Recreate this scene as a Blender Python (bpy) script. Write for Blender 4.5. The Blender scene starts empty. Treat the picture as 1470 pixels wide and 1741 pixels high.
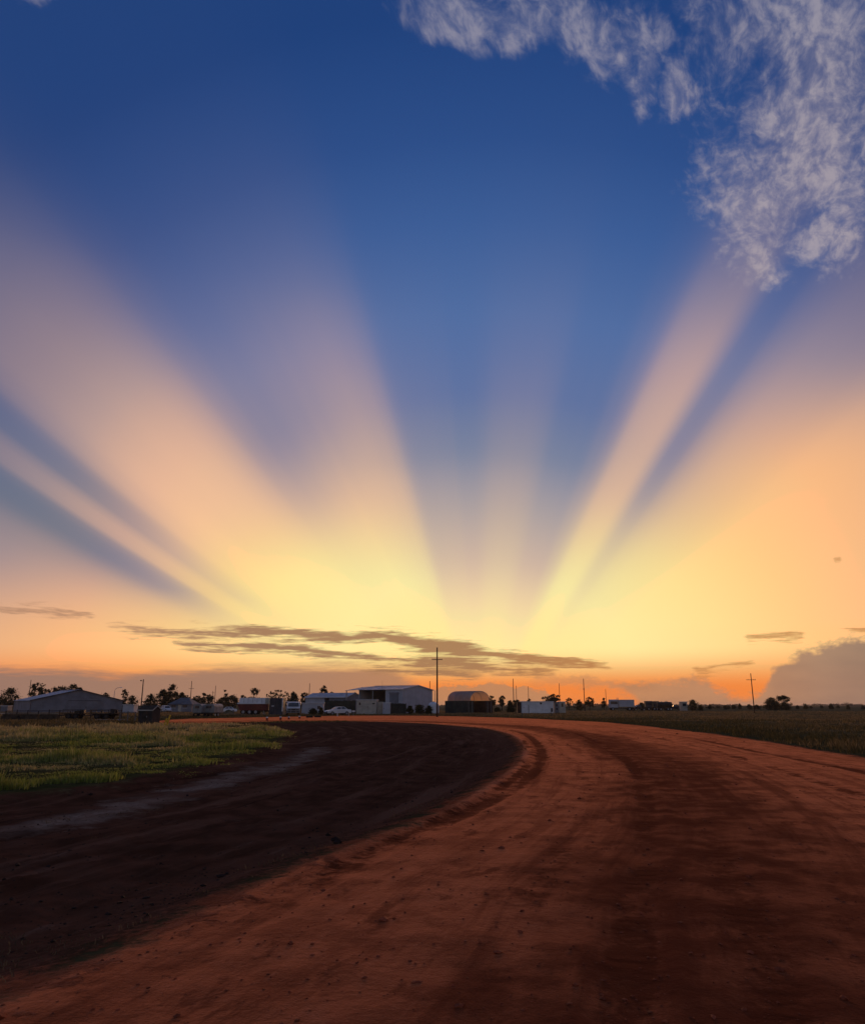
import bpy, bmesh, math, random
import numpy as np
from mathutils import Vector, Matrix

SC = bpy.context.scene
COL = SC.collection
R_ = math.radians

# ------------------------------------------------------------------ camera
FPX = 1300.0                      # focal length in pixels of the 1470 x 1741 photograph
HORIZON = 1199.0
CAM_H = 1.65
PITCH = math.atan((HORIZON - 870.5) / FPX)
cam_data = bpy.data.cameras.new("camera")
cam_data.sensor_fit = 'HORIZONTAL'
cam_data.sensor_width = 36.0
cam_data.lens = 36.0 * FPX / 1470.0
cam_data.clip_start = 0.1
cam_data.clip_end = 30000.0
cam = bpy.data.objects.new("camera", cam_data)
COL.objects.link(cam)
cam.location = (0.0, 0.0, CAM_H)
cam.rotation_euler = (math.pi / 2 + PITCH, 0.0, 0.0)
SC.camera = cam

def direction(x, y):
    """unit direction from the camera through a pixel of the photograph"""
    a, b = (x - 735.0) / FPX, (870.5 - y) / FPX
    cp, sp = math.cos(PITCH), math.sin(PITCH)
    return Vector((a, cp - b * sp, sp + b * cp)).normalized()

def ground_at(x, y):
    d = direction(x, y)
    t = -CAM_H / d.z
    return Vector((d.x * t, d.y * t, 0.0))

def point_at(x, y, depth):
    d = direction(x, y)
    t = depth / d.y
    return Vector((d.x * t, depth, CAM_H + d.z * t))

# ------------------------------------------------------------------ view
SC.view_settings.view_transform = 'Standard'
SC.view_settings.look = 'None'
SC.view_settings.exposure = 0.0
SC.view_settings.gamma = 1.0
SC.view_settings.use_curve_mapping = False

def lin(r, g, b):
    out = []
    for c in (r, g, b):
        c = c / 255.0
        out.append(c / 12.92 if c <= 0.04045 else ((c + 0.055) / 1.055) ** 2.4)
    return tuple(out)

# ------------------------------------------------------------------ node helper
class Nodes:
    def __init__(self, tree):
        self.t = tree
        self.n = tree.nodes
        self.l = tree.links
        self.n.clear()
    def new(self, kind, **kw):
        nd = self.n.new(kind)
        for k, v in kw.items():
            setattr(nd, k, v)
        return nd
    def put(self, sock, v):
        if isinstance(v, bpy.types.NodeSocket):
            self.l.new(v, sock)
        elif v is not None:
            if sock.type == 'RGBA' and len(v) == 3:
                v = tuple(v) + (1.0,)
            sock.default_value = v
    def m(self, op, a, b=None, c=None, clamp=False):
        nd = self.new('ShaderNodeMath', operation=op, use_clamp=clamp)
        self.put(nd.inputs[0], a)
        if b is not None: self.put(nd.inputs[1], b)
        if c is not None: self.put(nd.inputs[2], c)
        return nd.outputs[0]
    def v(self, op, a, b=None, scale=None):
        nd = self.new('ShaderNodeVectorMath', operation=op)
        self.put(nd.inputs[0], a)
        if b is not None: self.put(nd.inputs[1], b)
        if scale is not None: self.put(nd.inputs['Scale'], scale)
        return nd.outputs['Value'] if op in ('DOT_PRODUCT', 'LENGTH', 'DISTANCE') else nd.outputs['Vector']
    def xyz(self, x, y, z=0.0):
        nd = self.new('ShaderNodeCombineXYZ')
        for s, q in zip(nd.inputs, (x, y, z)): self.put(s, q)
        return nd.outputs[0]
    def sep(self, v):
        nd = self.new('ShaderNodeSeparateXYZ')
        self.put(nd.inputs[0], v)
        return nd.outputs
    def smooth(self, x, a, b, lo=0.0, hi=1.0, kind='SMOOTHSTEP'):
        nd = self.new('ShaderNodeMapRange', interpolation_type=kind, clamp=True) if kind != 'SMOOTHSTEP' else self.new('ShaderNodeMapRange', interpolation_type=kind)
        if a > b: a, b, lo, hi = b, a, hi, lo
        self.put(nd.inputs['Value'], x)
        self.put(nd.inputs['From Min'], a); self.put(nd.inputs['From Max'], b)
        self.put(nd.inputs['To Min'], lo); self.put(nd.inputs['To Max'], hi)
        return nd.outputs['Result']
    def noise(self, vec, scale, detail=4.0, rough=0.5, dist=0.0, dims='3D'):
        nd = self.new('ShaderNodeTexNoise', noise_dimensions=dims)
        if vec is not None: self.put(nd.inputs['Vector'], vec)
        self.put(nd.inputs['Scale'], scale); self.put(nd.inputs['Detail'], detail)
        self.put(nd.inputs['Roughness'], rough); self.put(nd.inputs['Distortion'], dist)
        return nd.outputs['Fac']
    def mix(self, f, a, b):
        nd = self.new('ShaderNodeMix', data_type='RGBA', blend_type='MIX', clamp_factor=True)
        self.put(nd.inputs[0], f); self.put(nd.inputs[6], a); self.put(nd.inputs[7], b)
        return nd.outputs[2]
    def ramp(self, x, stops):
        nd = self.new('ShaderNodeValToRGB')
        cr = nd.color_ramp
        cr.interpolation = 'B_SPLINE' if False else 'EASE' if False else 'LINEAR'
        while len(cr.elements) > 1: cr.elements.remove(cr.elements[-1])
        first = True
        for p, c in sorted(stops, key=lambda s: s[0]):
            e = cr.elements[0] if first else cr.elements.new(p)
            e.position = p
            e.color = tuple(c) + (1.0,) if len(c) == 3 else c
            first = False
        self.put(nd.inputs[0], x)
        return nd.outputs[0]
    def curve(self, x, pts):
        nd = self.new('ShaderNodeFloatCurve')
        cu = nd.mapping.curves[0]
        pts = sorted(pts)
        while len(cu.points) > 2: cu.points.remove(cu.points[1])
        cu.points[0].location = pts[0]; cu.points[1].location = pts[-1]
        for p in pts[1:-1]: cu.points.new(*p)
        for p in cu.points: p.handle_type = 'AUTO_CLAMPED'
        nd.mapping.use_clip = False
        nd.mapping.update()
        self.put(nd.inputs['Value'], x)
        return nd.outputs[0]
    def attr(self, name):
        nd = self.new('ShaderNodeAttribute', attribute_name=name)
        return nd.outputs['Fac']

# ------------------------------------------------------------------ sky
SUN_PX = (815.0, 1265.0)          # where the rays meet: the sun has just gone below the horizon
S = direction(*SUN_PX)
T1 = S.cross(Vector((0, 0, 1))).normalized()
T2 = T1.cross(S).normalized()
SUN_AZ = math.atan2(S.x, S.y)

def theta_px(x, y): return math.acos(max(-1, min(1, direction(x, y).dot(S)))) / math.pi
def phi_px(x, y):
    d = direction(x, y)
    return math.atan2(d.dot(T2), d.dot(T1)) / math.pi
def polar(ang, r):
    return SUN_PX[0] + r * math.cos(R_(ang)), SUN_PX[1] - r * math.sin(R_(ang))
AZ_RANGE = 45.0
def az_px(x, y):
    d = direction(x, y)
    return math.degrees(math.atan2(d.x, d.y)) / (2 * AZ_RANGE) + 0.5
def el_px(x, y):
    return math.degrees(math.asin(direction(x, y).z)) / 20.0

world = bpy.data.worlds.new("World")
SC.world = world
world.use_nodes = True
w = Nodes(world.node_tree)
D = w.v('NORMALIZE', w.new('ShaderNodeTexCoord').outputs['Generated'])
dx, dy, dz = w.sep(D)
ds = w.v('DOT_PRODUCT', D, tuple(S))
d1 = w.v('DOT_PRODUCT', D, tuple(T1))
d2 = w.v('DOT_PRODUCT', D, tuple(T2))
theta = w.m('DIVIDE', w.m('ARCCOSINE', ds), math.pi)
phi = w.m('DIVIDE', w.m('ARCTAN2', d2, d1), math.pi)
el = w.m('MULTIPLY', w.m('ARCSINE', dz), 180.0 / math.pi / 20.0)          # 1.0 = 20 degrees
az = w.m('ADD', w.m('MULTIPLY', w.m('ARCTAN2', dx, dy), 180.0 / math.pi / (2 * AZ_RANGE)), 0.5)

# shafts of light and shadow thrown by the clouds below the horizon, fanned round the sun
SHAFTS = [(0, 1.0), (30, 1.0), (36, .98), (40, .92), (43, .76), (46, .66), (49, .62), (52, .5), (54.3, .34), (56.3, .22),
          (57.8, .36), (59.2, .58), (60.7, .68), (63, .66), (66, .36), (69, .13), (72, .04), (75, .05), (78, .16),
          (81, .24), (84, .26), (87, .22), (90, .11), (92.7, .05), (95, .11), (98, .15), (102, .19), (104, .28),
          (106.5, .52), (109, .57), (112, .52), (116, .41), (120, .33), (123, .30), (126, .36), (130, .66), (135, .9),
          (139, .95), (142.5, .85), (144.4, .55), (146.2, .30), (147.3, .46), (148.7, .68), (149.9, .48), (151.5, .20),
          (153.2, .34), (155.5, .62), (160, .82), (166, .9), (180, .9)]
spts = [(phi_px(*polar(a, 500)) if 0 < a < 180 else a / 180.0, v) for a, v in SHAFTS]
wob = w.m('MULTIPLY', w.m('SUBTRACT', w.noise(w.xyz(w.m('MULTIPLY', phi, 60.0), 0.0, w.m('MULTIPLY', theta, 2.0)), 1.0, 2.0), 0.5), 0.05)
bend = w.m('MULTIPLY', w.smooth(phi, 0.74, 0.80), w.m('MULTIPLY', w.m('SUBTRACT', 0.208, theta), 2.2 / 180.0 / 0.098))
shaft = w.curve(w.m('MAXIMUM', w.m('SUBTRACT', phi, bend), 0.0), spts)
near = w.m('ADD', w.m('MULTIPLY', w.smooth(theta, 0.155, 0.09, 0.0, 0.85), w.smooth(phi, 0.56, 0.66)),
           w.m('MULTIPLY', w.smooth(theta, 0.14, 0.08, 0.0, 0.5), w.smooth(phi, 0.39, 0.33)))
near = w.m('MAXIMUM', near, w.m('MULTIPLY', w.smooth(theta, 0.20, 0.12, 0.0, 0.75), w.m('MULTIPLY', w.smooth(phi, 0.765, 0.80), w.smooth(phi, 0.875, 0.815))))
shaft = w.m('ADD', shaft, w.m('MULTIPLY', w.m('SUBTRACT', 1.0, shaft), near))
shaft = w.m('POWER', w.m('MAXIMUM', w.m('ADD', shaft, wob), 0.0), 1.3)

def th(a, r): return theta_px(*polar(a, r))
shade_c = w.ramp(theta, [
    (0.0, lin(255, 236, 150)), (th(73, 150), lin(255, 238, 165)), (th(73, 235), lin(242, 208, 166)), (th(73, 320), lin(206, 180, 162)),
    (th(73, 400), lin(172, 160, 160)), (th(73, 500), lin(121, 131, 159)), (th(73, 600), lin(93, 114, 162)),
    (th(73, 740), lin(80, 109, 161)), (th(73, 900), lin(60, 93, 150)), (th(73, 1050), lin(45, 78, 136)),
    (th(90, 1250), lin(32, 65, 122)), (0.40, lin(34, 62, 114)), (0.6, lin(80, 98, 140)), (0.8, lin(112, 118, 150)), (1.0, lin(136, 126, 150))])
lit_c = w.ramp(theta, [
    (0.0, lin(255, 236, 140)), (th(138, 300), lin(255, 242, 164)), (th(138, 430), lin(255, 233, 152)), (th(138, 520), lin(255, 216, 144)),
    (th(138, 610), lin(248, 198, 148)), (th(138, 700), lin(226, 177, 150)), (th(138, 850), lin(180, 152, 148)),
    (th(138, 1000), lin(150, 131, 140)), (th(138, 1150), lin(122, 114, 136)), (th(138, 1350), lin(92, 98, 132)), (0.36, lin(50, 74, 122)), (0.40, lin(34, 62, 114)),
    (0.6, lin(80, 98, 140)), (0.8, lin(112, 118, 150)), (1.0, lin(136, 126, 150))])
low_c = w.ramp(theta, [
    (0.0, lin(255, 236, 148)), (th(20, 300), lin(255, 236, 158)), (th(20, 450), lin(255, 222, 146)), (th(20, 600), lin(255, 203, 132)),
    (th(20, 760), lin(254, 188, 126)), (th(170, 860), lin(238, 178, 128)), (0.28, lin(205, 160, 135)), (0.5, lin(150, 132, 136)), (1.0, lin(150, 134, 142))])
reach = w.curve(w.m('MINIMUM', w.m('MAXIMUM', w.m('DIVIDE', el, 4.5), 0.0), 1.0), [(0.0, 1.0), (22 / 90, 1.0), (27 / 90, 0.92), (31 / 90, 0.66), (37 / 90, 0.32), (44 / 90, 0.13), (55 / 90, 0.02), (1.0, 0.0)])
reach_mid = w.curve(w.m('MINIMUM', w.m('MAXIMUM', w.m('DIVIDE', el, 4.5), 0.0), 1.0), [(0.0, 1.0), (13 / 90, 1.0), (18 / 90, 0.72), (23 / 90, 0.42), (28 / 90, 0.20), (36 / 90, 0.06), (48 / 90, 0.0), (1.0, 0.0)])
side = w.smooth(w.m('ABSOLUTE', w.m('SUBTRACT', phi, 0.5)), 0.03, 0.22)
reach = w.m('ADD', w.m('MULTIPLY', reach, side), w.m('MULTIPLY', reach_mid, w.m('SUBTRACT', 1.0, side)))
peach_w = w.m('MULTIPLY', w.smooth(el, 0.40, 0.80, 0.0, 0.85), w.smooth(theta, 0.22, 0.12))
shade_c = w.mix(w.m('MULTIPLY', w.smooth(el, 1.35, 0.5, 0.0, 0.85), w.smooth(theta, 0.10, 0.19)), shade_c, lin(102, 113, 126))
lit_c = w.mix(peach_w, lit_c, lin(246, 194, 154))
sky = w.mix(w.m('MULTIPLY', shaft, reach), shade_c, lit_c)
right_bias = w.smooth(phi, phi_px(*polar(60, 500)), phi_px(*polar(36, 500)), 0.0, 0.78)
low_w = w.m('MULTIPLY', w.smooth(el, 0.52, 0.16), w.m('ADD', 0.55, w.m('MULTIPLY', shaft, 0.5)))
low_w = w.m('MAXIMUM', low_w, w.m('MULTIPLY', right_bias, w.smooth(el, 1.17, 0.75)))
sky = w.mix(w.m('MULTIPLY', low_w, w.smooth(theta, 0.75, 0.3, 0.6, 1.0)), sky, low_c)
ember = w.m('MULTIPLY', w.smooth(el, 0.21, 0.05), w.smooth(theta, 0.36, 0.16, 0.15, 1.0))
sky = w.mix(ember, sky, lin(244, 136, 62))

# the rest of the dome, away from the afterglow, is a clear dusk sky
nish = w.new('ShaderNodeTexSky', sky_type='NISHITA')
nish.sun_disc = False
nish.sun_elevation = R_(5.0)
nish.sun_rotation = SUN_AZ
nish.air_density = 1.0
nish.dust_density = 1.0
nishc = w.v('SCALE', nish.outputs[0], scale=0.12)
sky = w.mix(w.smooth(theta, 0.40, 0.62, 0.0, 0.35), sky, nishc)

# --- high broken cloud: a flat sheet of altocumulus drifting overhead (coordinates on the sheet)
zz = w.m('MAXIMUM', dz, 0.04)
cu, cv = w.m('DIVIDE', dx, zz), w.m('DIVIDE', dy, zz)
CUV = w.xyz(cu, cv, 0.0)
def sheet(x, y):
    d = direction(x, y)
    return np.array((d.x / d.z, d.y / d.z))
def warp(vec, scale, amp, detail=3.0):
    nd = w.new('ShaderNodeTexNoise', noise_dimensions='3D')
    w.put(nd.inputs['Vector'], vec); w.put(nd.inputs['Scale'], scale); w.put(nd.inputs['Detail'], detail)
    return w.v('ADD', vec, w.v('SCALE', w.v('SUBTRACT', nd.outputs['Color'], (0.5, 0.5, 0.5)), scale=amp))
CW = warp(CUV, 4.0, 0.20)
def blob(vec, x, y, rx, ry, tilt=0.0):
    """soft patch of the sheet given by its middle and half axes, measured on the photograph"""
    c = sheet(x, y)
    ct, st = math.cos(R_(tilt)), math.sin(R_(tilt))
    J = np.column_stack([(sheet(x + ct * 5, y - st * 5) - c) * rx / 5, (sheet(x - st * 5, y - ct * 5) - c) * ry / 5])
    I = np.linalg.inv(J)
    rel = w.v('SUBTRACT', vec, (c[0], c[1], 0.0))
    return w.m('SQRT', w.m('ADD', w.m('POWER', w.v('DOT_PRODUCT', rel, (I[0][0], I[0][1], 0.0)), 2.0),
                           w.m('POWER', w.v('DOT_PRODUCT', rel, (I[1][0], I[1][1], 0.0)), 2.0)))
mask = None
for (x, y, rx, ry, t) in [(1375, 250, 185, 200, 15), (1330, 60, 165, 170, 0), (1265, 330, 105, 140, 12), (1290, 445, 65, 60, 0), (1400, 400, 70, 75, 0),
                          (1440, 350, 70, 70, 0), (780, 5, 105, 52, -10), (880, 25, 120, 62, -14), (980, 45, 120, 75, -20), (1060, 95, 85, 85, -30), (1095, 145, 45, 55, 0), (1165, 155, 50, 50, 0),
                          (980, -70, 260, 90, 0), (1400, -120, 300, 160, 0), (1560, 200, 120, 260, 0), (60, -22, 50, 30, 10)]:
    b = w.smooth(blob(CW, x, y, rx, ry, t), 1.45, 0.15)
    mask = b if mask is None else w.m('MAXIMUM', mask, b)
SH = w.v('ADD', CUV, w.v('MULTIPLY', w.xyz(cv, 0.0, 0.0), (-0.35, 0.0, 0.0)))
C2 = warp(w.v('MULTIPLY', SH, (1.35, 0.85, 1.0)), 6.0, 0.10)
n_big = w.noise(C2, 3.6, 3.0, 0.5)
n_mid = w.noise(w.v('MULTIPLY', C2, (1.0, 0.8, 1.0)), 12.0, 4.0, 0.6)
puff = w.noise(C2, 34.0, 5.0, 0.62)
dens = w.m('ADD', mask, w.m('ADD', w.m('MULTIPLY', w.m('SUBTRACT', n_big, 0.5), 1.5), w.m('ADD', w.m('MULTIPLY', w.m('SUBTRACT', n_mid, 0.5), 1.25), w.m('MULTIPLY', w.m('SUBTRACT', puff, 0.5), 1.25))))
alpha = w.m('MULTIPLY', w.smooth(dens, 0.22, 1.45), w.smooth(mask, 0.02, 0.3))
tone = w.m('ADD', w.m('MULTIPLY', puff, 0.5), w.m('MULTIPLY', n_mid, 0.5))
hi_c = w.mix(w.smooth(tone, 0.40, 0.62), lin(122, 124, 150), lin(178, 170, 176))
hi_c = w.mix(w.smooth(el, 2.6, 1.35, 0.0, 0.35), hi_c, lin(196, 172, 168))
hi_c = w.mix(w.smooth(el, 1.75, 2.7, 0.0, 0.40), hi_c, lin(100, 112, 152))
sky = w.mix(w.m('MULTIPLY', alpha, 0.70), sky, hi_c)

# --- low cloud against the afterglow (azimuth / elevation)
AE = w.xyz(w.m('MULTIPLY', az, 90.0), w.m('MULTIPLY', el, 20.0), 0.0)       # degrees
def wnoise(sx, sy, detail, rough, off=0.0):
    return w.m('SUBTRACT', w.noise(w.v('ADD', w.v('MULTIPLY', AE, (sx, sy, 1.0)), (off, off * 1.7, off)), 1.0, detail, rough), 0.5)
def edge_curve(pts, rough_deg):
    """elevation along azimuth, from a polyline of the photograph, with a ragged edge"""
    return w.curve(az, [(az_px(x, y), el_px(x, y)) for x, y in pts])
lump = w.m('ADD', w.m('MULTIPLY', wnoise(0.7, 1.3, 5.0, 0.62, 3.0), 0.10), w.m('MULTIPLY', wnoise(2.4, 3.6, 4.0, 0.65, 9.0), 0.034))
streaky = w.m('ADD', w.m('MULTIPLY', wnoise(0.15, 1.5, 4.0, 0.6, 21.0), 0.105), w.m('MULTIPLY', wnoise(0.6, 5.0, 3.0, 0.6, 33.0), 0.045))
el_l = w.m('ADD', el, lump)
el_s = w.m('ADD', el, streaky)
far_left, far_right = (-900, 1100), (2370, 1100)
def bank(pts, e, soft, bottom=None):
    top = edge_curve(pts, 0)
    a = w.smooth(w.m('SUBTRACT', top, e), -soft * 0.3, soft)
    if bottom:
        a = w.m('MULTIPLY', a, w.smooth(w.m('SUBTRACT', e, edge_curve(bottom, 0)), -soft, soft))
    return a
low_c1 = w.ramp(az, [(az_px(0, 1160), lin(150, 118, 103)), (az_px(500, 1160), lin(168, 127, 102)), (az_px(760, 1160), lin(190, 133, 92)),
                     (az_px(1050, 1170), lin(190, 136, 96)), (az_px(1290, 1170), lin(180, 135, 104)), (az_px(1400, 1150), lin(158, 127, 107)), (az_px(1470, 1150), lin(150, 123, 106))])
streak_c = w.ramp(az, [(az_px(100, 1080), lin(172, 130, 104)), (az_px(450, 1080), lin(162, 120, 90)), (az_px(800, 1100), lin(168, 122, 84)), (az_px(1050, 1130), lin(190, 128, 76))])
# distant bank low down
b2 = bank([(-200, 1215), (560, 1215), (640, 1195), (690, 1176), (740, 1166), (800, 1164), (845, 1160), (872, 1167), (900, 1169), (925, 1170), (938, 1184), (970, 1199), (1030, 1215), (1600, 1215)], el_l, 0.012)
sky = w.mix(w.m('MULTIPLY', b2, 0.92), sky, low_c1)
# long bank on the left and the one right of the middle
b1 = bank([(-200, 1118), (0, 1128), (110, 1129), (150, 1134), (205, 1141), (260, 1137), (340, 1133), (410, 1130), (500, 1128), (560, 1126), (650, 1132), (690, 1150), (725, 1170), (760, 1195), (800, 1215), (1600, 1215)], w.m('ADD', el, w.m('MULTIPLY', streaky, 0.75)), 0.04)
sky = w.mix(w.m('MULTIPLY', b1, 0.96), sky, low_c1)
b3 = bank([(-200, 1215), (850, 1200), (890, 1165), (910, 1152), (950, 1149), (1010, 1150), (1080, 1156), (1130, 1153), (1165, 1150), (1198, 1151), (1206, 1163), (1240, 1178), (1272, 1182), (1290, 1173), (1304, 1156), (1313, 1136), (1324, 1124), (1346, 1117), (1366, 1105), (1390, 1098), (1412, 1088), (1470, 1080), (1620, 1066)],
          el_l, 0.030, bottom=[(-200, 1165), (850, 1165), (905, 1157), (950, 1160), (1000, 1164), (1045, 1172), (1080, 1192), (1110, 1215), (1600, 1215)])
bill = w.smooth(w.m('ADD', wnoise(0.30, 0.8, 3.0, 0.5, 51.0), 0.5), 0.3, 0.7)
bank_c = w.mix(bill, w.v('MULTIPLY', low_c1, (0.90, 0.91, 0.93)), w.v('MULTIPLY', low_c1, (1.05, 1.03, 1.0)))
sky = w.mix(w.m('MULTIPLY', b3, 0.92), sky, bank_c)
# long thin streaks
def streak(pts, amount=0.95, soft=0.012, e=None):
    mid = w.curve(az, [(az_px(x, y), el_px(x, y)) for x, y, h in pts])
    x_, y_ = 735, 1100
    half = w.curve(az, [(az_px(x, y), max(0.0, (el_px(x, y - h) - el_px(x, y)) + (0.0 if h > 0 else -0.03) + 0.05)) for x, y, h in pts])
    half = w.m('SUBTRACT', half, 0.05)
    a = w.smooth(w.m('SUBTRACT', half, w.m('ABSOLUTE', w.m('SUBTRACT', e or el_s, mid))), -soft, soft)
    return w.m('MULTIPLY', a, amount)
Z = 0
for pts in ([(-300, 1040, Z), (150, 1066, Z), (190, 1069, 1), (260, 1074, 4), (340, 1074, 6), (440, 1074, 7), (550, 1078, 9), (650, 1085, 9), (700, 1093, 12), (760, 1100, 14), (830, 1110, 10), (900, 1120, 9), (980, 1131, 6), (1030, 1136, 4), (1060, 1140, Z), (1700, 1140, Z)],
            [(-300, 1090, Z), (270, 1090, Z), (300, 1093, 3), (380, 1098, 8), (460, 1100, 9), (520, 1106, 9), (600, 1115, 7), (680, 1122, 6), (760, 1127, 9), (850, 1137, 7), (930, 1143, 4), (990, 1146, Z), (1700, 1146, Z)],
            [(-300, 1018, 2), (0, 1029, 3), (80, 1038, 3), (150, 1047, 2), (190, 1053, Z), (1700, 1053, Z)],
            [(-300, 1136, Z), (560, 1136, Z), (640, 1140, 5), (720, 1143, 7), (800, 1146, 5), (860, 1150, Z), (1700, 1150, Z)],
            [(-300, 1087, Z), (1250, 1087, Z), (1270, 1086, 3), (1320, 1086, 3), (1365, 1087, 2), (1385, 1087, Z), (1405, 1070, Z), (1440, 1069, 3), (1520, 1069, 3), (1800, 1069, 3)],
            [(-300, 1138, Z), (1165, 1138, Z), (1180, 1138, 4), (1200, 1137, 4), (1215, 1134, 2), (1250, 1131, 3), (1280, 1130, 1), (1295, 1130, Z), (1700, 1130, Z)],
            [(-300, 953, Z), (1405, 953, Z), (1415, 952, 2), (1430, 951, 2), (1440, 951, Z), (1700, 951, Z)]):
    sky = w.mix(streak(pts), sky, streak_c)
# where the glow clips the photograph's red channel the sky is really brighter still in red
rgb = w.new('ShaderNodeSeparateColor'); w.put(rgb.inputs[0], sky)
cmb = w.new('ShaderNodeCombineColor')
w.put(cmb.inputs[0], w.m('MULTIPLY', rgb.outputs[0], w.smooth(rgb.outputs[0], 0.95, 1.0, 1.0, 2.0)))
w.put(cmb.inputs[1], rgb.outputs[1]); w.put(cmb.inputs[2], rgb.outputs[2])
sky = cmb.outputs[0]

bg = w.new('ShaderNodeBackground')
w.put(bg.inputs[0], sky)
bg.inputs[1].default_value = 1.0
w.l.new(bg.outputs[0], w.new('ShaderNodeOutputWorld').inputs[0])
world.cycles.sampling_method = 'MANUAL'
world.cycles.sample_map_resolution = 1024

# ------------------------------------------------------------------ sun: just gone, only a weak warm glow left
sun_data = bpy.data.lights.new("sun", 'SUN')
sun_data.energy = 1.5
sun_data.angle = R_(18.0)
sun_data.color = (1.0, 0.50, 0.22)
sun = bpy.data.objects.new("sun", sun_data)
COL.objects.link(sun)
sun.location = (0, 0, 60)
sun_dir = Vector((math.sin(SUN_AZ) * math.cos(R_(5.0)), math.cos(SUN_AZ) * math.cos(R_(5.0)), math.sin(R_(5.0))))
sun.rotation_euler = (-sun_dir).to_track_quat('-Z', 'Y').to_euler()

# ------------------------------------------------------------------ materials
MATS = {}
def material(name, color, rough=0.8, vary=0.25, scale=3.0, spec=0.3, metal=0.0, bump=0.0, bump_scale=20.0, ribs=None, color2=None, trans=0.0, emit=None):
    """plain painted or natural surface: two tones broken up by noise, with fine relief"""
    if name in MATS: return MATS[name]
    mt = bpy.data.materials.new(name); mt.use_nodes = True
    g = Nodes(mt.node_tree)
    co = g.new('ShaderNodeTexCoord').outputs['Object']
    n1 = g.noise(co, scale, 5.0, 0.6)
    c2 = color2 or tuple(c * (1 - vary) for c in color)
    col = g.mix(g.smooth(n1, 0.32, 0.68), c2, tuple(min(1.0, c * (1 + vary * 0.5)) for c in color))
    b = g.new('ShaderNodeBsdfPrincipled')
    g.put(b.inputs['Base Color'], col)
    g.put(b.inputs['Roughness'], g.smooth(g.noise(co, scale * 2.3, 3.0), 0.3, 0.7, max(0.05, rough - 0.1), min(1.0, rough + 0.1)))
    b.inputs['Specular IOR Level'].default_value = spec
    b.inputs['Metallic'].default_value = metal
    if trans: b.inputs['Transmission Weight'].default_value = trans
    h = None
    if bump: h = g.m('MULTIPLY', g.noise(co, bump_scale, 4.0, 0.6), bump)
    if ribs:                                                     # corrugated sheet: ribs along one local axis
        ax, pitch, depth = ribs
        wv = g.m('MULTIPLY', g.m('SINE', g.m('MULTIPLY', g.sep(co)[ax], 2 * math.pi / pitch)), depth)
        h = wv if h is None else g.m('ADD', h, wv)
    if h is not None:
        bn = g.new('ShaderNodeBump'); bn.inputs['Strength'].default_value = 1.0; bn.inputs['Distance'].default_value = 1.0
        g.put(bn.inputs['Height'], h); g.put(b.inputs['Normal'], bn.outputs[0])
    out = g.new('ShaderNodeOutputMaterial'); g.l.new(b.outputs[0], out.inputs[0])
    MATS[name] = mt
    return mt

def leaf_material(name, attr='tint', gain=1.0, translucent=0.35, base=(1, 1, 1)):
    mt = bpy.data.materials.new(name); mt.use_nodes = True
    g = Nodes(mt.node_tree)
    a = g.new('ShaderNodeAttribute', attribute_name=attr)
    col = g.v('MULTIPLY', a.outputs['Color'], tuple(gain * c for c in base))
    d = g.new('ShaderNodeBsdfDiffuse'); g.put(d.inputs[0], col); d.inputs['Roughness'].default_value = 0.6
    t = g.new('ShaderNodeBsdfTranslucent'); g.put(t.inputs[0], col)
    mx = g.new('ShaderNodeMixShader'); mx.inputs[0].default_value = translucent
    g.l.new(d.outputs[0], mx.inputs[1]); g.l.new(t.outputs[0], mx.inputs[2])
    g.l.new(mx.outputs[0], g.new('ShaderNodeOutputMaterial').inputs[0])
    return mt

# ------------------------------------------------------------------ numpy noise and distances
def vnoise(x, y, seed=0):
    xi, yi = np.floor(x).astype(np.int64), np.floor(y).astype(np.int64)
    fx, fy = x - xi, y - yi
    fx, fy = fx * fx * (3 - 2 * fx), fy * fy * (3 - 2 * fy)
    def hsh(a, b):
        n = (a * 374761393 + b * 668265263 + seed * 1442695041) & 0xFFFFFFFF
        n = ((n ^ (n >> 13)) * 1274126177) & 0xFFFFFFFF
        n = (n ^ (n >> 16)) & 0xFFFF
        return n / 65535.0
    return (hsh(xi, yi) * (1 - fx) + hsh(xi + 1, yi) * fx) * (1 - fy) + (hsh(xi, yi + 1) * (1 - fx) + hsh(xi + 1, yi + 1) * fx) * fy
def fbm(x, y, f, oct=3, seed=0):
    s, a, t = 0.0, 1.0, 0.0
    for i in range(oct):
        s = s + a * vnoise(x * f, y * f, seed + i * 17); t += a
        a *= 0.5; f *= 2.03
    return s / t - 0.5
def spline(pts, n=6):
    """Catmull-Rom through the points"""
    p = [np.array(q, float) for q in pts]
    p = [2 * p[0] - p[1]] + p + [2 * p[-1] - p[-2]]
    out = []
    for i in range(1, len(p) - 2):
        for k in range(n):
            t = k / n
            out.append(0.5 * (2 * p[i] + (p[i + 1] - p[i - 1]) * t + (2 * p[i - 1] - 5 * p[i] + 4 * p[i + 1] - p[i + 2]) * t * t + (3 * p[i] - p[i - 1] - 3 * p[i + 1] + p[i + 2]) * t ** 3))
    out.append(p[-2])
    return out
def ground_line(px_pts, n=5):
    return np.array([ground_at(float(q[0]), float(q[1]))[:2] for q in spline(px_pts, n)])
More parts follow.
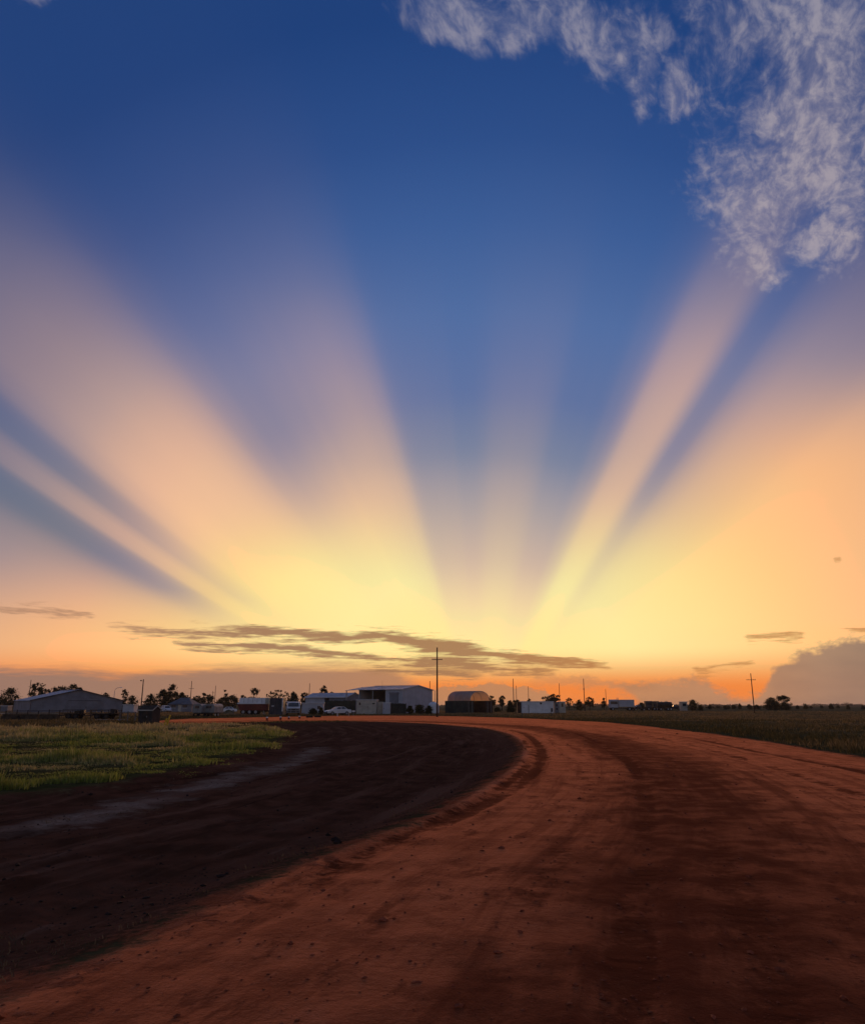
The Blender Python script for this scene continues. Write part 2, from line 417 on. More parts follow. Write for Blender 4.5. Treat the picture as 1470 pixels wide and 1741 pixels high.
def dist_line(x, y, poly):
    best = np.full(x.shape, 1e9); arc = np.zeros(x.shape); s0 = 0.0
    for a, b in zip(poly[:-1], poly[1:]):
        dx_, dy_ = b - a; L2 = dx_ * dx_ + dy_ * dy_ + 1e-12; L = math.sqrt(L2)
        t = np.clip(((x - a[0]) * dx_ + (y - a[1]) * dy_) / L2, 0, 1)
        d = np.hypot(x - a[0] - t * dx_, y - a[1] - t * dy_)
        m = d < best
        best = np.where(m, d, best); arc = np.where(m, s0 + t * L, arc); s0 += L
    return best, arc
def inside(x, y, poly):
    c = np.zeros(x.shape, bool); j = len(poly) - 1
    for i in range(len(poly)):
        xi, yi = poly[i]; xj, yj = poly[j]
        if yi != yj:
            c ^= ((yi > y) != (yj > y)) & (x < (xj - xi) * (y - yi) / (yj - yi) + xi)
        j = i
    return c
def signed(x, y, poly):
    d, _ = dist_line(x, y, np.vstack([poly, poly[:1]]))
    return np.where(inside(x, y, poly), d, -d)

# ------------------------------------------------------------------ where things lie on the ground
ROAD_LEFT = [(-130, 1745), (0, 1690), (150, 1626), (300, 1562), (430, 1502), (560, 1453), (700, 1400), (780, 1361), (838, 1325), (868, 1301), (881, 1279), (874, 1259), (848, 1246), (800, 1238), (700, 1230), (600, 1227), (500, 1227), (400, 1229), (330, 1230.5), (285, 1231), (262, 1230)]
ROAD_FAR = [(258, 1228.5), (270, 1226), (310, 1223), (400, 1221), (500, 1218.8), (600, 1217), (740, 1217.5), (850, 1220.5), (950, 1224.5), (1050, 1230.5), (1200, 1247.5), (1300, 1262), (1400, 1278), (1470, 1290), (1600, 1316)]
left_edge = ground_line(ROAD_LEFT)
far_edge = ground_line(ROAD_FAR)
p0 = left_edge[0]; dd = (left_edge[0] - left_edge[3]); dd /= np.linalg.norm(dd)
road_poly = np.vstack([[p0 + dd * 14.0], left_edge, far_edge, [[16.0, 8.0], [18.0, -14.0], [2.0, -14.0]]])
GRASS_EDGE = [(-260, 1395), (-60, 1368), (0, 1361), (60, 1354), (150, 1344), (250, 1325), (330, 1308), (400, 1290), (450, 1275), (480, 1258), (488, 1249), (470, 1240), (425, 1233.5), (395, 1231.0), (300, 1232.5), (200, 1234), (60, 1237.5), (-260, 1246)]
grass_poly = ground_line(GRASS_EDGE)
soil_poly = np.vstack([left_edge[:75], ground_line([(395, 1231), (425, 1233.5), (470, 1240), (488, 1249), (480, 1258), (450, 1275), (400, 1290), (330, 1308), (250, 1325), (150, 1344), (60, 1354), (0, 1361), (-60, 1368), (-260, 1395)]), [[-14.0, 6.0], p0 + dd * 9.0]])
pale_line = ground_line([(-200, 1428), (0, 1402), (90, 1390), (180, 1372), (300, 1341), (380, 1322), (450, 1303), (505, 1287), (545, 1268)])
TRACKS = [  # polyline on the photograph, half width in metres, depth
    (ground_line([(-60, 1800), (150, 1726), (330, 1637), (480, 1545), (640, 1455), (760, 1403), (870, 1348), (912, 1310), (920, 1282), (905, 1257), (870, 1243), (760, 1232)]), 0.22, 0.030),
    (ground_line([(-160, 1820), (120, 1696), (300, 1606), (480, 1520), (660, 1440), (770, 1388), (850, 1345), (890, 1312), (901, 1284), (890, 1260)]), 0.14, 0.016),
    (ground_line([(1060, 1760), (1085, 1560), (1098, 1440), (1093, 1350), (1062, 1292), (985, 1250), (930, 1239), (840, 1230), (740, 1225)]), 0.20, 0.020),
    (ground_line([(1330, 1760), (1270, 1560), (1205, 1430), (1130, 1345), (1040, 1282), (960, 1246)]), 0.20, 0.016),
    (ground_line([(1700, 1375), (1470, 1317), (1300, 1282), (1180, 1257), (1080, 1242), (960, 1231), (840, 1225)]), 0.20, 0.020),
    (ground_line([(1700, 1440), (1470, 1360), (1330, 1315), (1220, 1280), (1110, 1254), (990, 1239)]), 0.22, 0.012),
    (ground_line([(800, 1760), (900, 1560), (965, 1430), (995, 1350), (985, 1290), (945, 1254), (880, 1237)]), 0.16, 0.010),
    (ground_line([(-200, 1520), (0, 1471), (200, 1432), (400, 1380), (560, 1325), (650, 1286), (720, 1262)]), 0.25, 0.030),
    (ground_line([(-200, 1590), (0, 1545), (250, 1482), (480, 1405), (640, 1345), (760, 1290)]), 0.30, 0.022),
]

def terrain(x, y):
    """height and zone attributes at ground points"""
    r = np.hypot(x, y)
    rd = signed(x, y, road_poly)
    sd = signed(x, y, soil_poly)
    gd = signed(x, y, grass_poly)
    pd, _ = dist_line(x, y, pale_line)
    le, la = dist_line(x, y, left_edge)
    far = np.clip((r - 60) / 60, 0, 1)
    on_road = np.clip(rd / 0.6, 0, 1); on_soil = np.clip(sd / 0.8, 0, 1)
    grass = np.clip(1 - on_road - on_soil, 0, 1)
    h = 0.10 * fbm(x, y, 0.07, 2, 1)
    h = h + on_road * (0.05 + 0.030 * fbm(x, y, 1.3, 3, 5) + 0.010 * fbm(x, y, 4.0, 2, 6)) * 1.0
    h = h + on_soil * 0.10 * fbm(le * 1.0, la * 0.07, 1.3, 3, 33) * (1 - far)
    h = h + on_soil * (-0.10 + 0.05 * fbm(x, y, 0.8, 3, 9) + 0.055 * fbm(x, y, 3.5, 3, 12))
    h = h + grass * (0.05 + 0.06 * fbm(x, y, 0.5, 3, 15)) * np.clip((r - 5) / 5, 0, 1)
    # ridge of loose earth the grader left along the inside of the bend
    bump = np.exp(-((np.where(rd > 0, le, -le) - 0.30) / 0.17) ** 2) * np.clip(0.45 + 1.4 * fbm(x, y, 0.35, 3, 21), 0.0, 1.0)
    h = h + 0.055 * bump
    tw = np.zeros_like(x); ts = np.zeros_like(x)
    strength = [1.0, 0.8, 0.8, 0.6, 0.9, 0.6, 0.35, 0.9, 0.8]
    for k, (ln, half, dep) in enumerate(TRACKS):
        d, s = dist_line(x, y, ln)
        wgl = 0.35 * fbm(s * 0 + s, d * 0 + k * 7.0, 0.25, 2, 40 + k)
        q = (d + wgl * half) / half
        cut = np.exp(-q ** 4); lip = np.exp(-((q - 1.45) / 0.35) ** 2)
        fade = np.clip(0.35 + 1.6 * (fbm(s, s * 0 + k * 3.1, 0.30, 3, 60 + k) + 0.3), 0.08, 1.0) * strength[k]
        if k < 2: fade = fade * (0.12 + 0.88 * np.clip((r - 5.0) / 7.0, 0, 1))
        h = h - 1.3 * dep * cut * fade + dep * 0.8 * lip * fade
        m_ = cut * fade > tw
        ts = np.where(m_, s, ts); tw = np.maximum(tw, cut * fade)
    h = h * (1 - far * 0.85)
    # the plain falls away very slightly, so distant ground lies flat to the horizon
    return h, dict(road_d=rd, soil_d=sd, grass_d=gd, pale_d=pd, ridge=bump, track=tw, track_s=ts, lane_u=le, lane_s=la)
def ground_z(x, y):
    h, _ = terrain(np.array([float(x)]), np.array([float(y)]))
    return float(h[0])

def build_ground():
    fine = np.arange(-42, 42.001, 0.165)
    coarse = np.concatenate([np.arange(46, 180, 5.0), np.arange(180, 315, 5.0)])
    azs = np.radians(np.concatenate([fine, coarse]))
    rs = np.concatenate([0.5 * 1.0125 ** np.arange(0, 430), 0.5 * 1.0125 ** 430 * 1.055 ** np.arange(0, 70)])
    na, nr = len(azs), len(rs)
    A, Rr = np.meshgrid(azs, rs)
    X, Y = (np.sin(A) * Rr).ravel(), (np.cos(A) * Rr).ravel()
    X = np.append(X, 0.0); Y = np.append(Y, 0.0)
    H, at = terrain(X, Y)
    co = np.column_stack([X, Y, H])
    i, j = np.meshgrid(np.arange(nr - 1), np.arange(na), indexing='ij')
    j2 = (j + 1) % na
    quads = np.stack([i * na + j, (i + 1) * na + j, (i + 1) * na + j2, i * na + j2], -1).reshape(-1, 4)[:, ::-1]
    c = len(X) - 1
    fan = [(c, k, (k + 1) % na) for k in range(na)]
    cx, cy = X[quads].mean(1), Y[quads].mean(1)
    zr = inside(cx, cy, road_poly); zs = inside(cx, cy, soil_poly) & ~zr
    zone = np.where(zr, 1, np.where(zs, 2, 0))
    for z, name in ((0, 'ground'), (1, 'dirt_road'), (2, 'bare_soil')):
        q = quads[zone == z]
        extra = [f[::-1] for f in fan] if z == 1 else []
        used = np.unique(np.concatenate([q.ravel(), np.array(extra, int).ravel()]))
        remap = np.full(len(X), -1); remap[used] = np.arange(len(used))
        me = bpy.data.meshes.new(name)
        me.from_pydata(co[used].tolist(), [], remap[q].tolist() + [tuple(int(remap[v]) for v in f) for f in extra])
        for k, v in at.items():
            a = me.attributes.new(k, 'FLOAT', 'POINT'); a.data.foreach_set('value', v[used].astype(np.float32))
        me.polygons.foreach_set('use_smooth', np.ones(len(me.polygons), bool))
        me.materials.append(ground_material())
        o = bpy.data.objects.new(name, me); COL.objects.link(o)
        o['kind'] = 'structure'
        o['label'] = {'ground': 'flat grassy plain running out to the horizon', 'dirt_road': 'wide red dirt road bending to the left', 'bare_soil': 'strip of dark turned soil inside the bend of the road'}[name]

def ground_material():
    if 'ground' in MATS: return MATS['ground']
    mt = bpy.data.materials.new('ground'); mt.use_nodes = True
    g = Nodes(mt.node_tree)
    P = g.new('ShaderNodeNewGeometry').outputs['Position']
    big, mid, fin = g.noise(P, 0.22, 4.0, 0.55), g.noise(P, 1.6, 5.0, 0.6), g.noise(P, 11.0, 5.0, 0.65)
    grit = g.noise(P, 60.0, 3.0, 0.7)
    jag = g.m('ADD', g.m('MULTIPLY', g.m('SUBTRACT', mid, 0.5), 0.9), g.m('MULTIPLY', g.m('SUBTRACT', fin, 0.5), 0.5))
    road = g.smooth(g.m('ADD', g.attr('road_d'), g.m('MULTIPLY', jag, 1.5)), -0.22, 0.24)
    soil = g.smooth(g.m('ADD', g.attr('soil_d'), g.m('MULTIPLY', jag, 1.8)), -0.35, 0.3)
    grass = g.smooth(g.m('ADD', g.attr('grass_d'), jag), -0.5, 0.5)
    # open plain: dry straw and dull green over brown earth
    field = g.mix(g.smooth(big, 0.36, 0.62), (0.075, 0.060, 0.028), (0.190, 0.132, 0.068))
    field = g.mix(g.smooth(mid, 0.42, 0.66, 0.0, 0.8), field, (0.055, 0.058, 0.022))
    field = g.mix(g.smooth(fin, 0.5, 0.75, 0.0, 0.5), field, (0.17, 0.125, 0.07))
    verge = g.smooth(g.m('ADD', g.attr('road_d'), g.m('MULTIPLY', jag, 6.0)), -9.0, -2.0)
    field = g.mix(g.m('MULTIPLY', verge, 0.8), field, (0.050, 0.045, 0.020))
    gcol = g.mix(g.smooth(mid, 0.35, 0.65), (0.035, 0.040, 0.012), (0.09, 0.072, 0.03))
    field = g.mix(grass, field, gcol)
    # dark turned soil with paler crusts
    U, SS = g.attr('lane_u'), g.attr('lane_s')
    rows = g.noise(g.xyz(g.m('MULTIPLY', U, 1.7), g.m('MULTIPLY', SS, 0.12), 7.0), 1.0, 5.0, 0.62)
    fine_r = g.noise(g.xyz(g.m('MULTIPLY', U, 6.0), g.m('MULTIPLY', SS, 0.8), 9.0), 1.0, 5.0, 0.65)
    sc_ = g.mix(g.smooth(mid, 0.34, 0.7), (0.072, 0.030, 0.018), (0.130, 0.055, 0.034))
    sc_ = g.mix(g.smooth(rows, 0.50, 0.66, 0.0, 0.75), sc_, (0.185, 0.088, 0.058))
    sc_ = g.mix(g.smooth(rows, 0.44, 0.30, 0.0, 0.7), sc_, (0.026, 0.012, 0.008))
    sc_ = g.mix(g.smooth(fine_r, 0.58, 0.72, 0.0, 0.6), sc_, (0.200, 0.112, 0.080))
    near_edge = g.smooth(g.m('ADD', U, g.m('MULTIPLY', jag, 1.5)), 1.7, 0.3)
    sc_ = g.mix(g.m('MULTIPLY', near_edge, g.smooth(fin, 0.40, 0.62, 0.1, 0.6)), sc_, (0.200, 0.085, 0.052))
    pale = g.smooth(g.m('ADD', g.attr('pale_d'), g.m('MULTIPLY', jag, 2.6)), 0.85, 0.0)
    sc_ = g.mix(g.m('MULTIPLY', pale, g.m('MULTIPLY', g.smooth(fin, 0.3, 0.6, 0.35, 0.95), g.smooth(g.noise(P, 0.5, 4.0, 0.6), 0.38, 0.56, 0.3, 1.0))), sc_, (0.290, 0.205, 0.160))
    col = g.mix(soil, field, sc_)
    # red road dust, paler where it lies loose, darker where wheels have pressed it
    lanes = g.noise(g.xyz(g.m('MULTIPLY', U, 2.2), g.m('MULTIPLY', SS, 0.10), 0.0), 1.0, 5.0, 0.62)
    fine_l = g.noise(g.xyz(g.m('MULTIPLY', U, 9.0), g.m('MULTIPLY', SS, 0.45), 3.0), 1.0, 4.0, 0.65)
    rc = g.mix(g.smooth(big, 0.34, 0.66), (0.420, 0.096, 0.036), (0.520, 0.130, 0.052))
    rc = g.mix(g.smooth(mid, 0.44, 0.60, 0.0, 0.6), rc, (0.270, 0.058, 0.023))
    clump = g.noise(g.xyz(g.m('MULTIPLY', U, 2.6), g.m('MULTIPLY', SS, 1.0), 5.0), 1.0, 6.0, 0.68)
    rc = g.mix(g.smooth(clump, 0.54, 0.64, 0.0, 0.65), rc, (0.190, 0.042, 0.018))
    rc = g.mix(g.smooth(clump, 0.44, 0.34, 0.0, 0.45), rc, (0.55, 0.155, 0.068))
    rc = g.mix(g.smooth(lanes, 0.47, 0.66, 0.0, 0.75), rc, (0.235, 0.050, 0.021))
    rc = g.mix(g.smooth(fine_l, 0.52, 0.72, 0.0, 0.5), rc, (0.25, 0.055, 0.023))
    rc = g.mix(g.smooth(fine_l, 0.44, 0.28, 0.0, 0.4), rc, (0.53, 0.150, 0.068))
    rc = g.mix(g.smooth(fin, 0.54, 0.78, 0.0, 0.40), rc, (0.52, 0.160, 0.078))
    rc = g.mix(g.smooth(grit, 0.60, 0.72, 0.0, 0.55), rc, (0.16, 0.042, 0.022))
    # damp, compacted strip down the middle of the road
    uu = g.m('ADD', U, g.m('MULTIPLY', g.m('SUBTRACT', g.noise(P, 0.35, 4.0, 0.6), 0.5), 2.6))
    damp = g.m('MULTIPLY', g.smooth(uu, 1.9, 3.4), g.smooth(uu, 6.8, 4.6))
    rc = g.mix(g.m('MULTIPLY', damp, g.smooth(mid, 0.25, 0.7, 0.5, 0.88)), rc, (0.150, 0.032, 0.014))
    rc = g.mix(g.m('MULTIPLY', g.smooth(g.attr('ridge'), 0.15, 0.75), 0.8), rc, (0.60, 0.20, 0.10))
    trk = g.m('MULTIPLY', g.smooth(g.m('ADD', g.attr('track'), g.m('MULTIPLY', g.m('SUBTRACT', g.m('ADD', g.m('MULTIPLY', fin, 0.5), g.m('MULTIPLY', mid, 0.5)), 0.5), 2.6)), 0.30, 0.75), 0.8)
    rc = g.mix(trk, rc, (0.150, 0.032, 0.013))
    col = g.mix(road, col, g.v('SCALE', rc, scale=0.80))
    b = g.new('ShaderNodeBsdfPrincipled')
    g.put(b.inputs['Base Color'], col)
    b.inputs['Roughness'].default_value = 0.95
    b.inputs['Diffuse Roughness'].default_value = 0.6
    b.inputs['Specular IOR Level'].default_value = 0.0
    rs_ = g.new('ShaderNodeSeparateColor'); g.put(rs_.inputs[0], rc)
    g.put(b.inputs['Sheen Weight'], g.m('MULTIPLY', road, g.smooth(rs_.outputs[0], 0.12, 0.50, 0.08, 0.68)))
    b.inputs['Sheen Roughness'].default_value = 0.30
    g.put(b.inputs['Sheen Tint'], g.mix(road, (0.35, 0.3, 0.22), (0.95, 0.36, 0.2)))
    tread = g.m('MULTIPLY', g.m('SINE', g.m('MULTIPLY', g.m('ADD', g.attr('track_s'), g.m('MULTIPLY', fin, 0.15)), 2 * math.pi / 0.19)), g.m('MULTIPLY', g.m('MULTIPLY', g.attr('track'), g.smooth(mid, 0.44, 0.62)), 0.011))
    hgt = g.m('ADD', g.m('ADD', g.m('MULTIPLY', fin, 0.035), g.m('MULTIPLY', grit, 0.012)), g.m('ADD', tread, g.m('ADD', g.m('MULTIPLY', mid, 0.06), g.m('MULTIPLY', clump, g.m('MULTIPLY', road, 0.05)))))
    hgt = g.m('MULTIPLY', hgt, g.m('ADD', 0.8, g.m('MULTIPLY', soil, 1.2)))
    bn = g.new('ShaderNodeBump'); bn.inputs['Strength'].default_value = 0.8; bn.inputs['Distance'].default_value = 1.0
    g.put(bn.inputs['Height'], hgt); g.put(b.inputs['Normal'], bn.outputs[0])
    g.l.new(b.outputs[0], g.new('ShaderNodeOutputMaterial').inputs[0])
    MATS['ground'] = mt
    return mt
build_ground()

# ------------------------------------------------------------------ mesh builder
class MB:
    def __init__(self): self.v, self.f = [], []
    def poly(self, pts): n = len(self.v); self.v += [tuple(p) for p in pts]; self.f.append(tuple(range(n, n + len(pts)))); return self
    def box(self, x0, x1, y0, y1, z0, z1):
        n = len(self.v)
        self.v += [(x0, y0, z0), (x1, y0, z0), (x1, y1, z0), (x0, y1, z0), (x0, y0, z1), (x1, y0, z1), (x1, y1, z1), (x0, y1, z1)]
        self.f += [tuple(n + k for k in q) for q in ((3, 2, 1, 0), (4, 5, 6, 7), (0, 1, 5, 4), (1, 2, 6, 5), (2, 3, 7, 6), (3, 0, 4, 7))]
        return self
    def slab(self, pts, thick):
        """flat polygon given thickness along its own normal"""
        P = [Vector(p) for p in pts]
        nrm = (P[1] - P[0]).cross(P[2] - P[0]).normalized() * thick
        n, k = len(self.v), len(P)
        self.v += [tuple(p) for p in P] + [tuple(p + nrm) for p in P]
        self.f += [tuple(range(n + k - 1, n - 1, -1)), tuple(range(n + k, n + 2 * k))]
        self.f += [(n + i, n + (i + 1) % k, n + k + (i + 1) % k, n + k + i) for i in range(k)]
        return self
    def tube(self, a, b, r0, r1=None, n=8, cap=True):
        a, b = Vector(a), Vector(b); r1 = r0 if r1 is None else r1
        d = (b - a).normalized(); u = d.orthogonal().normalized(); w_ = d.cross(u)
        s = len(self.v)
        for p, r in ((a, r0), (b, r1)):
            for k in range(n):
                t = 2 * math.pi * k / n
                self.v.append(tuple(p + u * (r * math.cos(t)) + w_ * (r * math.sin(t))))
        self.f += [(s + k, s + (k + 1) % n, s + n + (k + 1) % n, s + n + k) for k in range(n)]
        if cap: self.f += [tuple(s + n - 1 - k for k in range(n)), tuple(s + n + k for k in range(n))]
        return self
    def extrude(self, prof, x0, x1, inset=None):
        """closed profile in (y, z) swept along x; inset(z) narrows it"""
        n, k = len(self.v), len(prof)
        fi = inset or (lambda y, z: 0.0)
        self.v += [(x0 + fi(y, z), y, z) for y, z in prof] + [(x1 - fi(y, z), y, z) for y, z in prof]
        self.f += [tuple(range(n, n + k)), tuple(range(n + 2 * k - 1, n + k - 1, -1))]
        self.f += [(n + (i + 1) % k, n + i, n + k + i, n + k + (i + 1) % k) for i in range(k)]
        return self
    def build(self, name, mt, parent=None, bevel=0.0, smooth=False, kind=None):
        me = bpy.data.meshes.new(name); me.from_pydata(self.v, [], self.f); me.materials.append(mt)
        if bevel:
            bm = bmesh.new(); bm.from_mesh(me)
            bmesh.ops.remove_doubles(bm, verts=bm.verts, dist=1e-5)
            bmesh.ops.bevel(bm, geom=list(bm.edges), offset=bevel, segments=2, affect='EDGES', clamp_overlap=True)
            bm.to_mesh(me); bm.free()
        bm = bmesh.new(); bm.from_mesh(me); bmesh.ops.recalc_face_normals(bm, faces=bm.faces); bm.to_mesh(me); bm.free()
        if smooth: me.polygons.foreach_set('use_smooth', np.ones(len(me.polygons), bool))
        o = bpy.data.objects.new(name, me); COL.objects.link(o)
        if parent is not None: o.parent = parent
        if kind: o['kind'] = kind
        return o

def thing(name, label, cat, loc, rz=0.0, group=None):
    o = bpy.data.objects.new(name, None); COL.objects.link(o)
    o.location = loc; o.rotation_euler = (0, 0, rz)
    o.empty_display_size = 0.3
    o['label'] = label; o['category'] = cat
    if group: o['group'] = group
    return o
def tag(o, label, cat, group=None):
    o['label'] = label; o['category'] = cat
    if group: o['group'] = group
    return o
MPP = math.cos(PITCH) / FPX                    # metres per photograph pixel at one metre of depth
def stand(x, depth, sink=0.0):
    """ground point under a pixel column at a given depth"""
    X = (x - 735.0) * MPP * depth
    return Vector((X, depth, ground_z(X, depth) - sink))
def height(y, depth):
    """height of a point seen at photograph row y, standing at a given depth"""
    return point_at(735, y, depth).z

# ------------------------------------------------------------------ grass, clods, pebbles
rng = np.random.default_rng(7)
def blades(name, label, X, Y, hgt, spread, nb, col_a, col_b, mixv, width, parent=None, lean=0.5):
    """tufts of tapering blades, all in one mesh: nobody could count them"""
    n = len(X)
    Z, _ = terrain(X, Y)
    I = np.repeat(np.arange(n), nb); N = len(I)
    ang = rng.uniform(0, 2 * np.pi, N); rad = spread[I] * np.sqrt(rng.uniform(0, 1, N))
    bx, by, bz = X[I] + rad * np.cos(ang), Y[I] + rad * np.sin(ang), Z[I] - 0.015
    h = hgt[I] * rng.uniform(0.45, 1.15, N)
    la = ang + rng.normal(0, 0.7, N); ln = h * rng.uniform(0.1, 1.0, N) * lean
    wd = width[I] * rng.uniform(0.6, 1.3, N); fa = rng.uniform(0, 2 * np.pi, N)
    wx, wy = np.cos(fa) * wd, np.sin(fa) * wd
    lx, ly = np.cos(la) * ln, np.sin(la) * ln
    V = np.stack([np.stack([bx - wx, by - wy, bz], -1), np.stack([bx + wx, by + wy, bz], -1),
                  np.stack([bx - wx * .7 + lx * .35, by - wy * .7 + ly * .35, bz + h * .6], -1),
                  np.stack([bx + wx * .7 + lx * .35, by + wy * .7 + ly * .35, bz + h * .6], -1),
                  np.stack([bx + lx, by + ly, bz + h * np.sqrt(np.clip(1 - (lean * .5) ** 2, .3, 1))], -1)], 1).reshape(-1, 3)
    b0 = np.arange(N) * 5
    F = np.stack([b0, b0 + 1, b0 + 3, b0 + 2, b0 + 2, b0 + 3, b0 + 4], -1).ravel()
    me = bpy.data.meshes.new(name)
    me.vertices.add(len(V)); me.vertices.foreach_set('co', V.astype(np.float32).ravel())
    me.loops.add(len(F)); me.loops.foreach_set('vertex_index', F.astype(np.int32))
    me.polygons.add(2 * N)
    ls = np.stack([np.arange(N) * 7, np.arange(N) * 7 + 4], -1).ravel()
    me.polygons.foreach_set('loop_start', ls.astype(np.int32))
    me.update(calc_edges=True)
    m_ = np.clip(mixv[I] + rng.normal(0, 0.22, N), 0, 1)[:, None]
    c = (np.array(col_a) * (1 - m_) + np.array(col_b) * m_) * rng.uniform(0.65, 1.3, N)[:, None]
    C = np.concatenate([np.repeat(c, 5, 0), np.ones((N * 5, 1))], 1)
    a = me.color_attributes.new('tint', 'FLOAT_COLOR', 'POINT'); a.data.foreach_set('color', C.astype(np.float32).ravel())
    me.materials.append(GRASS_MAT)
    o = bpy.data.objects.new(name, me); COL.objects.link(o)
    o['kind'] = 'stuff'; o['label'] = label; o['category'] = 'grass'
    return o
GRASS_MAT = leaf_material('grass_blades', translucent=0.4)
LEAF_MAT = leaf_material('tree_leaves', translucent=0.25)

def scatter(n, r0, r1, a0, a1, power=1.0):
    a = np.radians(rng.uniform(a0, a1, n)); r = r0 * (r1 / r0) ** (rng.uniform(0, 1, n) ** power)
    return np.sin(a) * r, np.cos(a) * r
GREEN, STRAW = (0.215, 0.255, 0.052), (0.520, 0.400, 0.190)
x, y = scatter(26000, 11.0, 70.0, -42, -8)
k = (signed(x, y, grass_poly) + 1.5 * fbm(x, y, 0.45, 4, 71) > -0.25) & (fbm(x, y, 0.8, 3, 72) > -0.10)
x, y = x[k], y[k]
gd = signed(x, y, grass_poly)
cl = np.clip(0.45 + 3.2 * fbm(x, y, 0.45, 3, 73), 0, 1.3)
r = np.hypot(x, y)
front, _ = dist_line(x, y, grass_poly[:46])
blades('grass', 'rough green and straw grass on the inside of the bend', x, y, (0.03 + 0.26 * cl ** 1.5) * np.clip(gd / 2.0 + 0.5, 0.3, 1), 0.10 + 0.004 * r, 9, GREEN, STRAW,
       np.clip(0.15 + (front - 3.5) / 18.0 + 2.2 * fbm(x, y, 0.4, 3, 75), 0.0, 1), 0.006 + 0.00045 * r)
x, y = scatter(30000, 18.0, 240.0, -42, 43)
k = (signed(x, y, road_poly) + 0.35 * fbm(x, y, 0.5, 3, 81) < -0.25) & ~inside(x, y, soil_poly) & ~inside(x, y, grass_poly)
x, y = x[k], y[k]; r = np.hypot(x, y)
cl = np.clip(0.5 + 2.4 * fbm(x, y, 0.12, 3, 83), 0, 1)
re = -signed(x, y, road_poly)
blades('grass', 'dull dry grass covering the plain beyond the road', x, y, (0.08 + 0.18 * cl) * np.clip(0.5 + re / 3, 0.4, 1), 0.14 + 0.006 * r, 7, (0.075, 0.066, 0.027), (0.235, 0.165, 0.080),
       np.clip(-0.1 + re / 26.0 + 1.7 * fbm(x, y, 0.12, 3, 85), 0, 1), 0.006 + 0.0005 * r)
x, y = scatter(9000, 3.5, 60.0, -40, 8)
rd, sd = signed(x, y, road_poly), signed(x, y, soil_poly)
pdist, _ = dist_line(x, y, pale_line)
k = (sd > 0) & (fbm(x, y, 0.7, 3, 91) > 0.10 + 0.14 * np.clip(np.minimum(-rd - 0.3, pdist - 0.4) / 1.2, -1, 1))
x, y = x[k], y[k]; r = np.hypot(x, y)
blades('weeds', 'sparse dead weeds lying on the dark soil', x, y, rng.uniform(0.02, 0.08, len(x)), 0.06 + 0.003 * r, 6, (0.075, 0.055, 0.034), (0.150, 0.115, 0.075), rng.uniform(0, 1, len(x)), 0.0025 + 0.0002 * r, lean=1.6)

def clods(name, label, X, Y, size, mt):
    base = np.array([(1, 0, 0), (0, 1, 0), (-1, 0, 0), (0, -1, 0), (0, 0, 1), (.6, .6, .55), (-.6, .6, .5), (-.55, -.6, .6), (.6, -.6, .5), (0, 0, -.6)], float)
    fc = np.array([(0, 5, 8), (5, 4, 8), (5, 0, 1), (5, 1, 6), (5, 6, 4), (6, 1, 2), (6, 2, 7), (6, 7, 4), (7, 2, 3), (7, 3, 8), (7, 8, 4), (8, 3, 0), (1, 0, 9), (2, 1, 9), (3, 2, 9), (0, 3, 9)])
    n = len(X); Z, _ = terrain(X, Y)
    ax = rng.uniform(0, 2 * np.pi, n); sc = size[:, None] * rng.uniform(0.6, 1.35, (n, 3)) * np.array([1, 1, 0.62])
    J = base[None] * rng.uniform(0.75, 1.25, (n, 10, 1)) * sc[:, None]
    c, s = np.cos(ax)[:, None], np.sin(ax)[:, None]
    V = np.stack([J[..., 0] * c - J[..., 1] * s + X[:, None], J[..., 0] * s + J[..., 1] * c + Y[:, None], J[..., 2] + Z[:, None] + size[:, None] * 0.1], -1)
    F = (fc[None] + (np.arange(n) * 10)[:, None, None]).reshape(-1, 3)
    me = bpy.data.meshes.new(name); me.from_pydata(V.reshape(-1, 3).tolist(), [], F.tolist()); me.materials.append(mt)
    o = bpy.data.objects.new(name, me); COL.objects.link(o)
    o['kind'] = 'stuff'; o['label'] = label; o['category'] = 'earth'
SOIL_MAT = material('soil_clod', (0.034, 0.019, 0.015), 0.95, 0.5, 8.0, 0.1, bump=0.01, bump_scale=40.0)
DUST_MAT = material('road_pebble', (0.27, 0.065, 0.030), 0.95, 0.45, 9.0, 0.1, bump=0.006, bump_scale=60.0)
x, y = scatter(14000, 2.2, 70.0, -44, 12); k = (signed(x, y, soil_poly) > 0.1) & (fbm(x, y, 0.8, 2, 95) > -0.12); x, y = x[k], y[k]
clods('soil_clods', 'crumbled clods of dark earth', x, y, rng.gamma(1.3, 0.008, len(x)) * (0.5 + np.hypot(x, y) * 0.012) + 0.003, SOIL_MAT)
x, y = scatter(34000, 2.2, 60.0, -44, 44); k = signed(x, y, road_poly) > 0.05
_, at_ = terrain(x, y); k &= rng.uniform(0, 1, len(x)) < 0.13 + 0.6 * np.maximum(at_['ridge'], at_['track'] * 0.9); x, y = x[k], y[k]
clods('road_pebbles', 'loose crumbs and pebbles on the red road', x, y, rng.gamma(1.8, 0.0035, len(x)) * (0.6 + np.hypot(x, y) * 0.05) + 0.003, DUST_MAT)

